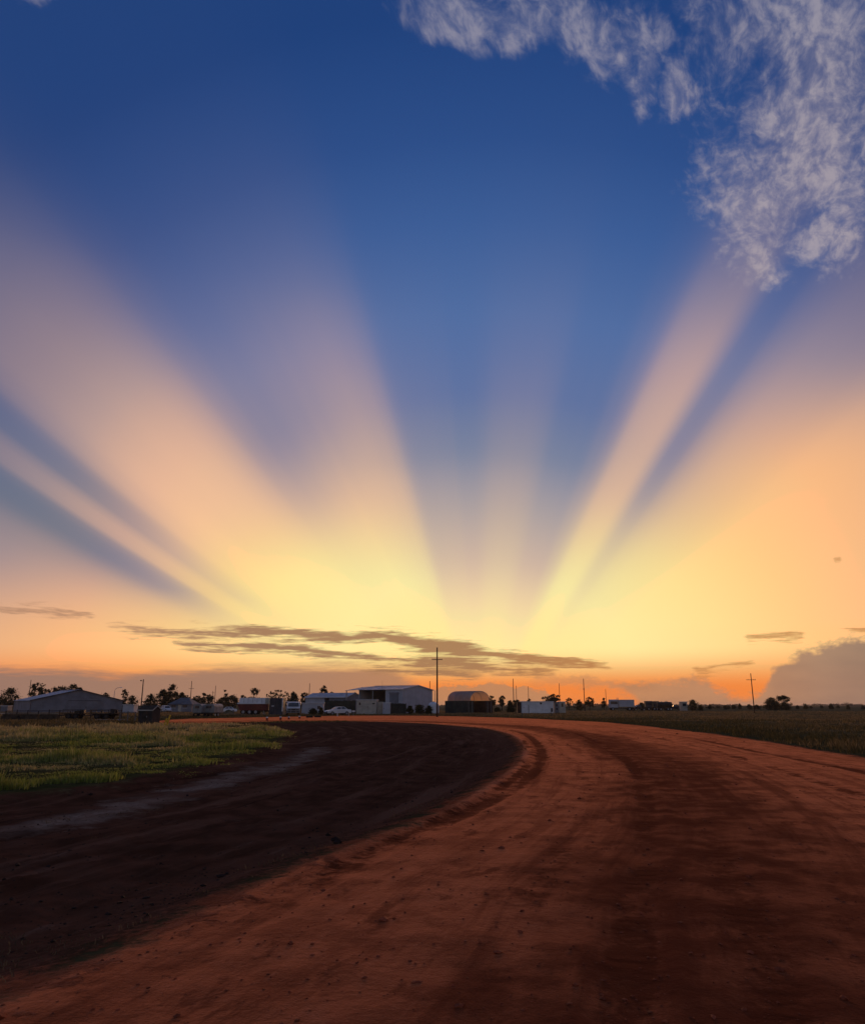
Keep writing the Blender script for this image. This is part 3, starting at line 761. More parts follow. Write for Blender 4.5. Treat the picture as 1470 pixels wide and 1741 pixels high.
# ------------------------------------------------------------------ trees
BARK = material('bark', (0.055, 0.042, 0.034), 0.9, 0.4, 4.0, 0.1, bump=0.02, bump_scale=12.0)
def leaf_cloud(centres, per, leaf, seed, tint):
    g = np.random.default_rng(seed)
    c = np.repeat(np.array(centres, float), per, 0); n = len(c)
    rad = c[:, 3:6]
    d = g.normal(0, 1, (n, 3)); d /= np.linalg.norm(d, axis=1)[:, None]
    p = c[:, :3] + d * rad * (g.uniform(0, 1, (n, 1)) ** 0.75) * g.uniform(0.75, 1.3, (n, 1))
    u = g.normal(0, 1, (n, 3)); u /= np.linalg.norm(u, axis=1)[:, None]
    v = np.cross(u, g.normal(0, 1, (n, 3))); v /= np.linalg.norm(v, axis=1)[:, None]
    L = leaf * g.uniform(0.6, 1.5, (n, 1))
    V = np.stack([p - u * L, p - v * L * 0.42 + d * L * 0.12, p + u * L, p + v * L * 0.42 + d * L * 0.12], 1).reshape(-1, 3)
    F = np.arange(n * 4).reshape(-1, 4)
    col = np.array(tint)[None] * g.uniform(0.6, 1.5, (n, 1)) * np.stack([g.uniform(0.85, 1.2, n), np.ones(n), g.uniform(0.8, 1.1, n)], -1)
    return V, F, np.repeat(col, 4, 0)
def crown_object(name, V, F, C, parent=None):
    me = bpy.data.meshes.new(name); me.from_pydata(V.tolist(), [], F.tolist())
    a = me.color_attributes.new('tint', 'FLOAT_COLOR', 'POINT')
    a.data.foreach_set('color', np.concatenate([C, np.ones((len(C), 1))], 1).astype(np.float32).ravel())
    me.materials.append(LEAF_MAT)
    o = bpy.data.objects.new(name, me); COL.objects.link(o)
    if parent is not None: o.parent = parent
    return o
STYLES = {  # lobes: count, lowest, highest (of the height), lobe radius (of the width), flatness, leaves per lobe
    'dense': (34, 0.24, 0.92, 0.18, 0.75, 66), 'gum': (22, 0.36, 0.95, 0.17, 0.75, 60), 'umbrella': (24, 0.58, 0.94, 0.17, 0.5, 60),
    'thicket': (34, 0.10, 0.84, 0.26, 0.75, 170), 'bush': (26, 0.12, 0.86, 0.22, 0.75, 75), 'sparse': (17, 0.40, 0.96, 0.12, 0.8, 22), 'slim': (14, 0.30, 0.94, 0.27, 0.6, 60)}
def tree(x, ytop, wpx, depth, style, label, seed, group=None, name='gum_tree', tint=(0.046, 0.047, 0.022)):
    base = stand(x, depth, 0.05)
    H = height(ytop, depth) - base.z; W = wpx * MPP * depth * 1.12
    rr = random.Random(seed)
    t = thing(name, label, 'tree' if 'tree' in name else 'shrub', base, rr.uniform(0, 6.28), group)
    n, lo, hi, rad, flat, per = STYLES[style]
    tr = MB(); fork = lo * 0.75 * H
    lean = (rr.uniform(-.04, .04) * H, rr.uniform(-.04, .04) * H)
    top = Vector((lean[0], lean[1], max(fork, 0.12 * H)))
    r0 = 0.022 * H + 0.03
    tr.tube((0, 0, -0.1), top * 0.5 + Vector((rr.uniform(-.02, .02) * H, 0, 0)), r0 * 1.25, r0, 7)
    tr.tube(top * 0.5, top, r0, r0 * 0.8, 7)
    cs = []
    for i in range(n):
        a = 2 * math.pi * (i * 0.618 + rr.uniform(0, 0.2)); f = rr.uniform(0, 1)
        z = (lo + (hi - lo) * f) * H
        prof = math.sqrt(max(0.08, 1 - (2 * f - 0.75) ** 2)) if style in ('dense', 'bush', 'thicket') else 1.0 - 0.55 * max(0, f - 0.55)
        q = (0.5 * W - rad * W * 0.8) * prof * math.sqrt(rr.uniform(0.15, 1.0))
        c = Vector((math.cos(a) * q, math.sin(a) * q, z))
        s = rad * W * rr.uniform(0.45, 1.35)
        cs.append((c.x, c.y, min(c.z, H - s * flat * 0.8), s, s, s * flat))
        mid = top.lerp(c, 0.55) + Vector((0, 0, -0.04 * H))
        tr.tube(top, mid, r0 * 0.5, r0 * 0.32, 5); tr.tube(mid, c, r0 * 0.32, r0 * 0.1, 5)
    cs.append((0, 0, H * 0.95, rad * W * 0.5, rad * W * 0.5, 0.05 * H))
    V, F, C = leaf_cloud(cs, per, max(0.12, min(0.27, 0.02 * H + depth * 0.0004)), seed + 1, tint)
    tr.build('trunk', BARK, t, smooth=True)
    crown_object('crown', V, F, C, t)
    return t
TREES = [
    (14, 1170, 44, 215, 'dense', 'broad dark gum tree past the far left end of the grey gabled shed'),
    (60, 1161, 30, 245, 'gum', 'ragged gum tree above the low end of the grey gabled shed, next to a pole'),
    (74, 1171, 22, 240, 'gum', 'short leafy gum beside the ragged one behind the grey gabled shed'),
    (98, 1167, 28, 250, 'umbrella', 'flat-topped gum tree looking over the middle of the grey gabled shed roof'),
    (124, 1163, 26, 252, 'umbrella', 'leaning gum tree looking over the ridge of the grey gabled shed'),
    (178, 1178, 26, 235, 'bush', 'low dark tree behind the right-hand roof slope of the grey gabled shed'),
    (210, 1172, 13, 225, 'slim', 'slender pale tree beside the curved street lamp'),
    (224, 1183, 26, 222, 'bush', 'round dark bush between the slender tree and the leaning lamp pole'),
    (256, 1180, 26, 228, 'dense', 'small dark tree just right of the leaning lamp pole'),
    (276, 1172, 28, 236, 'dense', 'dark tree on the shoulder of the tall clump above the grey house'),
    (291, 1163, 30, 240, 'dense', 'tallest dark tree of the clump above the grey house'),
    (308, 1177, 18, 236, 'dense', 'dark tree on the low side of the clump above the grey house'),
    (318, 1182, 14, 262, 'gum', 'small open tree left of the crossarm pole by the rounded trailers'),
    (334, 1183, 18, 262, 'gum', 'small open tree right of the crossarm pole above the rounded trailers'),
    (345, 1178, 14, 258, 'slim', 'upright tree above the gap between the rounded trailers'),
    (355, 1181, 16, 262, 'gum', 'loose tree next to the paired thin poles'),
    (381, 1173, 13, 262, 'slim', 'thin upright tree standing clear of the clump left of the red trailer'),
    (394, 1182, 30, 256, 'dense', 'wide dark tree directly left of the red trailer'),
    (374, 1188, 22, 250, 'bush', 'low dark bush above the white car by the earth mound'),
    (413, 1182, 12, 262, 'gum', 'small open tree above the end of the red trailer'),
    (432, 1170, 19, 245, 'slim', 'spiky dark tree above the middle of the red trailer'),
    (459, 1175, 16, 250, 'sparse', 'bare arching tree above the dark container'),
    (472, 1173, 18, 256, 'sparse', 'bare open tree with tufted twigs above the dark container'),
    (484, 1176, 16, 248, 'sparse', 'bare tree above the white-framed end of the dark container'),
    (498, 1176, 22, 242, 'dense', 'green bushy tree over the roof of the parked white truck'),
    (517, 1177, 14, 244, 'gum', 'open green tree at the left end of the long low shed'),
    (550, 1166, 16, 255, 'gum', 'two-pronged tree rising over the roof of the long low shed'),
    (563, 1176, 10, 262, 'sparse', 'small tuft of a tree over the roof of the long low shed'),
    (603, 1177, 9, 262, 'sparse', 'small tree seen under the open canopy end of the big shed'),
    (834, 1183, 19, 232, 'gum', 'leafy gum tree right of the arched shelter'),
    (853, 1183, 13, 236, 'gum', 'round-headed gum standing between the arched shelter and the thin poles'),
    (867, 1191, 14, 232, 'bush', 'low bush at the foot of the paired thin poles'),
    (878, 1190, 13, 240, 'gum', 'small tree at the dark end of the long white portable building'),
    (899, 1188, 8, 262, 'slim', 'tiny tree behind the long white portable building, under a pole'),
    (927, 1184, 16, 245, 'sparse', 'bare twiggy tree behind the white portable building'),
    (941, 1180, 26, 238, 'umbrella', 'spreading umbrella-shaped tree behind the white portable building'),
    (967, 1186, 14, 240, 'sparse', 'open ring-shaped tree right of the white portable building'),
    (984, 1190, 15, 236, 'bush', 'solid dark bush left of the tall pole beyond the white portable building'),
    (1002, 1185, 16, 246, 'gum', 'open tree right of the tall pole beyond the white portable building'),
    (1026, 1187, 9, 250, 'slim', 'small slim tree by the white tipper truck'),
    (1090, 1195, 14, 262, 'bush', 'low bush between the white tipper truck and the grey box truck'),
    (1133, 1193, 16, 262, 'bush', 'low bush behind the dark tanker'),
    (1178, 1190, 21, 238, 'bush', 'dense dark rounded tree right of the pale cabin on the plain'),
    (1190, 1199, 10, 236, 'bush', 'low dark shrub at the foot of the dense rounded tree'),
    (1312, 1186.5, 32, 262, 'thicket', 'big low rounded dark tree on the open plain'),
    (1332, 1182.5, 22, 264, 'umbrella', 'flat-capped dark tree with a gap under its crown on the open plain'),
    (1333, 1195, 18, 262, 'thicket', 'dense dark shrub under the flat-capped tree on the open plain')]
for i, (x, yt, wp, dp, st, lb) in enumerate(TREES):
    tree(x, yt, wp, dp, st, lb, 100 + i, name='gum_tree' if st not in ('bush', 'thicket') else 'bushy_tree')
for i, (x, yt, wp, dp) in enumerate([(1206, 1197.5, 7, 310), (1233, 1199.8, 9, 300), (1238, 1200.5, 5, 340), (1246, 1198.4, 8, 355), (1257, 1196.3, 7, 320), (1273, 1197.8, 10, 300), (1286, 1198.6, 13, 305),
                                     (1355, 1199.4, 6, 330), (1369, 1198.2, 9, 320), (1378, 1200.6, 5, 400), (1396, 1200, 5, 420), (1412, 1196.8, 8, 330), (1424, 1199.6, 5, 410), (1441, 1198.8, 6, 300), (1466, 1200, 9, 320), (1219, 1200.5, 5, 420)]):
    own = {1206: 'low dark shrub standing alone just past the dense rounded tree', 1257: 'narrow upright shrub a little short of the lone crossarm pole', 1273: 'low dark shrub against the foot of the lone crossarm pole',
           1286: 'wide low shrub just behind the foot of the lone crossarm pole', 1355: 'small low shrub next to the flat-capped dark tree', 1412: 'tallest of the small shrubs on the empty plain'}
    tree(x, yt, wp, dp, 'bush', own.get(x, 'low dark shrub dotted about the far open plain'), 300 + i, group='shrubs scattered over the far plain', name='shrub')

def far_wood(name, label, r0, r1, a0, a1, n, h0, h1, seed, gap=0.0):
    g = np.random.default_rng(seed)
    a = np.radians(g.uniform(a0, a1, n)); r = g.uniform(r0, r1, n)
    keep = fbm(np.degrees(a) * 1.0, r * 0, 0.45, 3, seed) > gap
    a, r = a[keep], r[keep]
    hh = g.uniform(h0, h1, len(a)) * np.clip(0.8 + 1.6 * fbm(np.degrees(a), r * 0, 0.8, 3, seed + 5), 0.35, 1.6)
    cs = [(math.sin(q) * p, math.cos(q) * p, z * 0.5, z * g.uniform(0.6, 1.4), z * 0.7, z * 0.5) for q, p, z in zip(a, r, hh)]
    V, F, C = leaf_cloud(cs, 26, 0.0008 * r0, seed + 2, (0.040, 0.036, 0.022))
    o = crown_object(name, V, F, C); o['kind'] = 'stuff'; o['label'] = label; o['category'] = 'woodland'
far_wood('distant_woodland', 'thin line of far trees along the horizon', 1500, 2300, -44, 46, 1900, 2.6, 5.6, 11, -0.03)
far_wood('distant_scrub', 'dark scrub filling the skyline behind the sheds', 285, 360, -32, -6, 520, 2.4, 4.8, 13, -0.2)
far_wood('distant_scrub', 'low scrub behind the trucks and the white portable building', 330, 460, 3, 20, 170, 1.6, 2.9, 15, -0.05)

# ------------------------------------------------------------------ metal and paint
ZINC = material('zinc_roof', (0.40, 0.41, 0.44), 0.62, 0.25, 0.5, 0.5, ribs=(1, 0.25, 0.012))
ZINC_X = material('zinc_roof_x', (0.40, 0.41, 0.44), 0.62, 0.25, 0.5, 0.5, ribs=(0, 0.25, 0.012))
CLAD = material('grey_cladding', (0.185, 0.195, 0.23), 0.6, 0.22, 0.5, 0.3, ribs=(0, 0.25, 0.010))
CLAD_Y = material('grey_cladding_y', (0.185, 0.195, 0.23), 0.6, 0.22, 0.5, 0.3, ribs=(1, 0.25, 0.010))
PALE = material('pale_cladding', (0.42, 0.44, 0.50), 0.6, 0.15, 0.5, 0.3, ribs=(0, 0.25, 0.010))
PALE_Y = material('pale_cladding_y', (0.42, 0.44, 0.50), 0.6, 0.15, 0.5, 0.3, ribs=(1, 0.25, 0.010))
TRIM = material('dark_trim', (0.05, 0.05, 0.065), 0.5, 0.3, 2.0)
WHITE = material('white_paint', (0.66, 0.68, 0.72), 0.45, 0.14, 0.9, 0.4)
CREAM = material('cream_paint', (0.45, 0.42, 0.36), 0.6, 0.22, 1.2)
DARK = material('dark_steel', (0.022, 0.021, 0.022), 0.6, 0.4, 2.0)
SHADEGREEN = material('dark_green_sheet', (0.035, 0.042, 0.036), 0.7, 0.35, 1.0, 0.2, ribs=(0, 0.2, 0.01))
BROWN = material('brown_container', (0.06, 0.035, 0.028), 0.7, 0.4, 0.8, 0.2, ribs=(0, 0.28, 0.02))
BLUEBLACK = material('slate_container', (0.050, 0.055, 0.068), 0.6, 0.3, 0.8, 0.2, ribs=(0, 0.28, 0.02))
REDPAINT = material('dark_red_paint', (0.13, 0.018, 0.016), 0.5, 0.3, 1.0)
RUBBER = material('tyre_rubber', (0.02, 0.02, 0.02), 0.9, 0.3, 5.0, 0.1)
STEEL = material('bare_steel', (0.32, 0.32, 0.33), 0.45, 0.3, 3.0, 0.5)
GLASS = material('window_glass', (0.03, 0.035, 0.045), 0.08, 0.1, 1.0, 0.8)
WOOD = material('pole_timber', (0.085, 0.055, 0.040), 0.9, 0.4, 3.0, 0.1, bump=0.01, bump_scale=15.0)
TIMBER = material('old_timber', (0.055, 0.045, 0.036), 0.9, 0.4, 3.0, 0.1, bump=0.01, bump_scale=15.0)
YELLOW = material('yellow_plastic', (0.62, 0.38, 0.02), 0.5, 0.15, 4.0, 0.4)
REFLECT = material('red_marker', (0.22, 0.022, 0.015), 0.6, 0.3, 4.0)
PORCELAIN = material('insulator', (0.25, 0.22, 0.2), 0.3, 0.1, 5.0, 0.5)
def canvas_material(name, thin):
    mt = bpy.data.materials.new(name); mt.use_nodes = True
    g = Nodes(mt.node_tree); co = g.new('ShaderNodeTexCoord').outputs['Object']
    col = g.mix(g.smooth(g.noise(co, 0.9, 4.0), 0.3, 0.7), (0.42, 0.36, 0.33), (0.58, 0.50, 0.46))
    d = g.new('ShaderNodeBsdfDiffuse'); g.put(d.inputs[0], col)
    t = g.new('ShaderNodeBsdfTranslucent'); g.put(t.inputs[0], (0.80, 0.48, 0.24, 1))
    mx = g.new('ShaderNodeMixShader'); mx.inputs[0].default_value = thin
    g.l.new(d.outputs[0], mx.inputs[1]); g.l.new(t.outputs[0], mx.inputs[2])
    g.l.new(mx.outputs[0], g.new('ShaderNodeOutputMaterial').inputs[0])
    return mt
CANVAS = canvas_material('shelter_canvas', 0.5)
CANVAS_END = canvas_material('thin_canvas', 0.85)

# ------------------------------------------------------------------ sheds
def gable_roof(t, W, y0, y1, eave, ridge, over, mt):
    """two sheeted slopes and a cap; the ridge runs along local y over x = W / 2"""
    k = (ridge - eave) / (W / 2)
    e = eave - over * k
    for s in (0, 1):
        xe, xr = (-over, W / 2) if s == 0 else (W + over, W / 2)
        pts = [(xe, y0, e), (xr, y0, ridge), (xr, y1, ridge), (xe, y1, e)]
        MB().slab(pts if s else pts[::-1], 0.06).build('roof_slope', mt, t)
    MB().slab([(W / 2 - 0.22, y0 - .02, ridge + .075 - 0.22 * k), (W / 2 - 0.22, y1 + .02, ridge + .075 - 0.22 * k), (W / 2, y1 + .02, ridge + .085), (W / 2, y0 - .02, ridge + .085)], -0.02) \
        .slab([(W / 2 + 0.22, y0 - .02, ridge + .075 - 0.22 * k), (W / 2, y0 - .02, ridge + .085), (W / 2, y1 + .02, ridge + .085), (W / 2 + 0.22, y1 + .02, ridge + .075 - 0.22 * k)], -0.02).build('ridge_cap', mt, t)
def gable_wall(t, W, y, eave, ridge, thick, mt, name='gable_wall'):
    pts = [(0, y, 0), (W, y, 0), (W, y, eave), (W / 2, y, ridge - 0.03), (0, y, eave)]
    return MB().slab([(a, b, c - (0.3 if c == 0 else 0.0)) for a, b, c in pts], -thick).build(name, mt, t)
def barge(t, W, y, eave, ridge, over, mt):
    k = (ridge - eave) / (W / 2); e = eave - over * k
    for s in (0, 1):
        xe = -over if s == 0 else W + over
        MB().slab([(xe, y, e - .12), (W / 2, y, ridge - .12), (W / 2, y, ridge + .09), (xe, y, e + .09)], 0.04).build('barge_board', mt, t)

def shed_left():
    t = thing('gabled_shed', 'grey corrugated gabled shed behind the stockyard fence on the left', 'shed', stand(52, 178), R_(40))
    W, L, e, r = 20.3, 16.0, 2.75, 5.15
    gable_wall(t, W, 0, e, r, 0.1, CLAD); gable_wall(t, W, L - 0.1, e, r, 0.1, CLAD)
    for x0 in (0.0, W - 0.1): MB().box(x0, x0 + 0.1, 0.105, L - 0.205, -0.3, e).build('side_wall', CLAD_Y, t)
    gable_roof(t, W, -0.25, L + 0.25, e, r, 0.3, ZINC)
    barge(t, W, -0.26, e, r, 0.3, TRIM)
    for x0 in (-0.06, W - 0.02): MB().box(x0, x0 + 0.09, -0.09, -0.005, 0, e - 0.05).build('downpipe', TRIM, t)
    d = MB().box(8.1, 12.3, -0.06, -0.004, 0.0, 2.6).build('sliding_door', CLAD, t)
    MB().box(7.9, 15.2, -0.10, -0.004, 2.62, 2.72).build('door_track', TRIM, t)
    MB().box(11.9, 12.0, -0.10, -0.062, 1.0, 1.3).build('handle', DARK, d)
shed_left()

def shed_big():
    base = stand(684, 168)
    t = thing('big_shed', 'big pale steel shed with two open bays beside the tall crossarm pole', 'shed', base, math.atan2(.84, .54))
    W, L, e, r = 11.8, 15.6, 4.95, 5.85; yb = 11.7
    gable_wall(t, W, 0, e, r, 0.1, PALE)
    gable_wall(t, W, yb, e, r, 0.1, PALE, 'end_wall')
    MB().box(0, 0.1, 0.105, 4.5, -0.3, e).build('front_wall', PALE_Y, t)
    MB().box(W - 0.1, W, 0.105, yb - 0.105, -0.3, e).build('back_wall', PALE_Y, t)
    MB().box(0.11, W - 0.11, 4.3, 4.4, -0.3, e).build('inner_wall', BROWN, t)
    gable_roof(t, W, -0.2, yb + 0.2, e, r, 0.25, ZINC)
    MB().slab([(-0.25, yb + 0.21, e - .06), (-0.25, L, e - .20), (W / 2, L, r - .25), (W / 2, yb + 0.21, r - .07)], -0.06).build('canopy_roof', ZINC, t)
    for (px_, py_) in ((0.1, 8.0), (0.1, L - .2), (W / 2, L - .2)):
        MB().box(px_ - .08, px_ + .08, py_ - .08, py_ + .08, -0.3, e - .12 if px_ < 1 else r - .36).build('post', STEEL, t)
    d = MB().box(-0.05, -0.004, 1.0, 3.4, 0.0, 4.0).build('roller_door', CLAD, t)
    MB().box(-0.16, -0.004, 0.9, 3.5, 4.02, 4.3).build('door_hood', CLAD_Y, t)
    barge(t, W, -0.21, e, r, 0.25, PALE)
    MB().tube((0.8, 6.0, r - .9), (0.8, 6.0, r + 1.0), 0.03, 0.02, 6).build('mast', DARK, t)
    for k in range(4):
        MB().box(3.5, 8.5, 4.6 + k * 1.65, 5.9 + k * 1.65, -0.1, 1.5 - 0.18 * (k % 2)).build('hay_bale', material('hay', (0.30, 0.22, 0.11), 0.95, 0.4, 3.0, 0.1, bump=0.03, bump_scale=20.0), t, bevel=0.06)
shed_big()

def shed_low():
    Y = 191.0
    t = thing('low_shed', 'long low pale shed behind the white car and the pale hut', 'shed', stand(590, Y), R_(-30))
    # local y runs back from the front wall; the ridge runs along local x
    L, Wd = 12.9, 6.2; e, r = height(1185, Y), height(1178, Y)
    MB().box(-L, -6.9, 0, .1, -0.3, e).build('front_wall', PALE, t)
    MB().box(-5.5, 0, 0, .1, -0.3, e).build('front_wall', CLAD, t)
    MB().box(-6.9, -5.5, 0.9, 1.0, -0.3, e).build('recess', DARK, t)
    MB().box(-L, 0, Wd - .1, Wd, -0.3, e).build('back_wall', PALE, t)
    for x0 in (-L, -0.1):
        pts = [(x0, 0.105, -0.3), (x0, Wd - .105, -0.3), (x0, Wd - .105, e), (x0, Wd / 2, r - .05), (x0, 0.105, e)]
        MB().slab(pts, 0.1).build('gable_wall', CLAD_Y, t)
    k = (r - e) / (Wd / 2); o = 0.3
    MB().slab([(-L - .25, -o, e - o * k), (.25, -o, e - o * k), (.25, Wd / 2, r), (-L - .25, Wd / 2, r)], 0.06).build('roof_slope', ZINC_X, t)
    MB().slab([(-L - .25, Wd / 2, r), (.25, Wd / 2, r), (.25, Wd + o, e - o * k), (-L - .25, Wd + o, e - o * k)], 0.06).build('roof_slope', ZINC_X, t)
    MB().box(-L - .25, .25, -o - .1, -o - .005, e - o * k - .08, e - o * k + .07).build('gutter', WHITE, t)
shed_low()

def arched_shelter():
    Y = 164.0
    t = thing('arched_shelter', 'arched canvas shelter roof set on shipping containers right of the tall pole', 'shelter', stand(799, Y), math.atan2(.70, .72))
    # local x: across the span (right and back); local y: along the barrel, to the left
    Wd, L, z0 = 6.0, 6.6, 2.55; rise = height(1174.8, Y + 2) - z0
    n = 18
    arc = [(Wd / 2 - Wd / 2 * math.cos(math.pi * k / n), z0 + rise * math.sin(math.pi * k / n) ** 0.8) for k in range(n + 1)]
    m = MB()
    for th_ in (0.0, 0.05):
        pass
    for (x0, zA), (x1, zB) in zip(arc[:-1], arc[1:]):
        m.poly([(x0, 0, zA), (x1, 0, zB), (x1, L, zB), (x0, L, zA)])
    m.build('canvas_roof', CANVAS, t, smooth=True)
    mm = MB()
    mm.poly([(x_, L, z_) for x_, z_ in arc])
    mm.build('canvas_end', CANVAS_END, t)
    for y in (0.0, L * 0.33, L * 0.66, L - 0.06):
        h_ = MB()
        for (x0, zA), (x1, zB) in zip(arc[:-1], arc[1:]): h_.tube((x0, y, zA - .05), (x1, y, zB - .05), 0.05, 0.05, 5)
        h_.build('hoop', STEEL, t)
    for x0, mt in ((-1.1, SHADEGREEN), (Wd - 1.2, BROWN)):
        c = MB().box(x0, x0 + 2.3, 0.05, 6.3, 0.02, 2.53).build('container', mt, t, bevel=0.02)
        MB().box(x0 + .15, x0 + 1.1, 0.0, 0.045, .15, 2.4).build('door', mt, c); MB().box(x0 + 1.2, x0 + 2.15, 0.0, 0.045, .15, 2.4).build('door', mt, c)
        for q in (.6, 1.7): MB().tube((x0 + q, -0.03, .1), (x0 + q, -0.03, 2.45), .025, .025, 5).build('lock_bar', STEEL, c)
    MB().box(1.25, Wd - 1.25, L - .3, L - .2, 0, 2.5).build('back_screen', SHADEGREEN, t)
arched_shelter()

def box_building(name, label, cat, x0, x1, ytop, Y, depth, mt, roof=WHITE, rz=0.0, over=0.12, parts=(), group=None):
    """flat-roofed cabin or container; x0..x1 are its photograph columns"""
    Wd = (x1 - x0) * MPP * Y / math.cos(rz); H = height(ytop, Y)
    t = thing(name, label, cat, stand(x0, Y), rz, group)
    MB().box(0, Wd, 0, depth, 0.0, H - 0.12).build('body', mt, t)
    MB().box(-over, Wd + over, -over, depth + over, H - 0.118, H).build('roof', roof, t)
    for q in (0.1, Wd / 2 - .1, Wd - 0.3): MB().box(q, q + 0.2, 0.05, depth - .05, -0.25, -0.002).build('skid', DARK, t)
    for (nm, a, b, c, d, m_) in parts:
        f = MB().box(a * Wd, b * Wd, -0.04, -0.003, c * H, d * H).build(nm, m_, t)
        if nm == 'window': MB().box(a * Wd - .06, b * Wd + .06, -0.07, -0.043, c * H - .07, c * H - .01).build('sill', mt, f)
        if nm == 'door': MB().box(a * Wd + .06, a * Wd + .14, -0.07, -0.043, 0.45 * H, 0.52 * H).build('handle', DARK, f)
    return t, Wd, H
box_building('portable_building', 'long white portable building with a small high window on the grassy verge', 'building', 887, 941, 1192.5, 166, 2.6, WHITE, rz=R_(3),
             parts=(('door', .04, .18, .02, .72, WHITE), ('window', .57, .63, .74, .90, GLASS), ('window', .91, .97, .10, .42, GLASS), ('downpipe', .20, .215, .02, .7, DARK)))
box_building('end_shed', 'dark brown lean-to against the left end of the white portable building', 'shed', 879.5, 886, 1194, 167, 2.0, BROWN, roof=BROWN)
box_building('cabin', 'narrow cream cabin at the right end of the white portable building', 'cabin', 950, 961, 1193, 168, 2.2, CREAM, parts=(('window', .35, .65, .55, .85, GLASS),))
box_building('pantry_box', 'grey narrow cupboard shed between the white portable building and the cream cabin', 'shed', 942.5, 949.5, 1194, 168, 2.0, CLAD, roof=CLAD, parts=(('vent', .3, .7, .3, .45, DARK), ('window', .3, .7, .62, .82, GLASS)))
box_building('site_hut', 'cream site hut with a white flat roof in front of the big shed', 'hut', 606, 639.5, 1189.8, 150, 2.6, CREAM, rz=R_(-4),
             parts=(('window', .12, .21, .62, .80, GLASS), ('door', .56, .74, .02, .60, CREAM), ('vent', .80, .93, .68, .76, DARK)))
box_building('utility_box', 'grey beige utility shed next to the cream site hut', 'shed', 641, 649.5, 1193.5, 151, 1.6, CREAM, roof=CREAM, over=0.04)
box_building('white_cabinet', 'upright white sheet-metal shed right of the grey beige utility shed', 'shed', 650.5, 663, 1194.5, 150, 1.6, PALE, over=0.05, parts=(('door', .1, .9, .02, .9, PALE),))
box_building('white_storeroom', 'low white storeroom with a bright roof edge beside the parked white truck', 'shed', 513, 549.5, 1195, 150, 2.6, PALE, rz=R_(4),
             parts=(('door', .34, .48, .02, .78, PALE), ('window', .72, .86, .45, .72, GLASS)))
box_building('slate_container', 'dark slate container with white end posts right of the red trailer', 'container', 457.5, 481, 1187, 139, 2.4, BLUEBLACK, roof=BLUEBLACK, over=0.02,
             parts=(('end_post', .93, 1.0, .2, .985, WHITE), ('end_post', -.02, .03, .62, .985, CREAM), ('label_plate', .18, .36, .50, .54, WHITE)))
box_building('pump_house', 'white tank shed beside the right end of the grey gabled shed', 'shed', 209, 228, 1198, 172, 2.4, PALE)
box_building('pale_cabin', 'pale cabin among the vehicles on the plain beside the dense rounded tree', 'cabin', 1158, 1168, 1193, 242, 2.2, CREAM, parts=(('window', .2, .8, .5, .8, GLASS),))
box_building('annex', 'small white outbuilding past the low end of the grey gabled shed', 'shed', 2, 13.5, 1200, 200, 2.2, CLAD, roof=WHITE)

def house():
    Y = 198.0
    x0, x1 = 287, 327
    t = thing('house', 'low grey house with a hipped metal roof under the tallest dark tree', 'house', stand(x0, Y), R_(-6))
    W, Dp = (x1 - x0) * MPP * Y, 5.2; e, r = height(1198, Y), height(1186.5, Y)
    MB().box(0, W, 0, Dp, -0.3, e).build('wall', CLAD, t)
    o = 0.35
    ridge = [(W * .32, Dp / 2, r), (W * .68, Dp / 2, r)]
    c = [(-o, -o, e), (W + o, -o, e), (W + o, Dp + o, e), (-o, Dp + o, e)]
    MB().poly([c[0], c[1], ridge[1], ridge[0]]).poly([c[1], c[2], ridge[1]]).poly([c[2], c[3], ridge[0], ridge[1]]).poly([c[3], c[0], ridge[0]]).poly(c[::-1]).build('roof', material('weathered_roof', (0.13, 0.135, 0.15), 0.75, 0.3, 0.8, 0.2, ribs=(0, 0.25, 0.012)), t)
    for a in (.12, .62):
        f = MB().box(a * W, a * W + 1.1, -.04, -.003, 1.0, 1.7).build('window', GLASS, t); MB().box(a * W - .05, a * W + 1.15, -.07, -.043, .9, .98).build('sill', WHITE, f)
    d = MB().box(.42 * W, .42 * W + .85, -.04, -.003, 0, 1.75).build('door', CREAM, t); MB().box(.42 * W + .7, .42 * W + .76, -.07, -.043, .85, .95).build('handle', STEEL, d)
house()

def pump_kiosk():
    Y = 74.0
    t = thing('pump_kiosk', 'small dark kiosk with a pale-edged pitched roof at the edge of the road', 'kiosk', stand(237, Y), R_(-22))
    W, Dp, e, r = 1.62, 1.05, 1.22, 1.56
    MB().box(0, W, 0, Dp, -.1, e).build('wall', DARK, t)
    for x0 in (0.0, W - .04): MB().slab([(x0, 0, e), (x0, Dp, e), (x0, Dp / 2, r - .02)], .04).build('gable', TIMBER, t)
    k = (r - e) / (Dp / 2); o = .12
    MB().slab([(-.1, -o, e - o * k), (W + .1, -o, e - o * k), (W + .1, Dp / 2, r), (-.1, Dp / 2, r)], .03).build('roof_slope', TIMBER, t)
    MB().slab([(-.1, Dp / 2, r), (W + .1, Dp / 2, r), (W + .1, Dp + o, e - o * k), (-.1, Dp + o, e - o * k)], .03).build('roof_slope', TIMBER, t)
    for yA, yB in ((-o, Dp / 2), (Dp + o, Dp / 2)):
        MB().slab([(W + .105, yA, e - o * k - .06), (W + .105, yB, r - .06), (W + .105, yB, r + .05), (W + .105, yA, e - o * k + .05)], .03).build('barge_board', CREAM, t)
    MB().box(-.1, W + .1, -o - .045, -o - .003, e - o * k - .06, e - o * k + .05).build('gutter', CREAM, t)
    d = MB().box(.5, 1.1, -.035, -.003, .05, 1.1).build('door', TIMBER, t); MB().box(1.0, 1.05, -.06, -.038, .5, .62).build('handle', STEEL, d)
pump_kiosk()

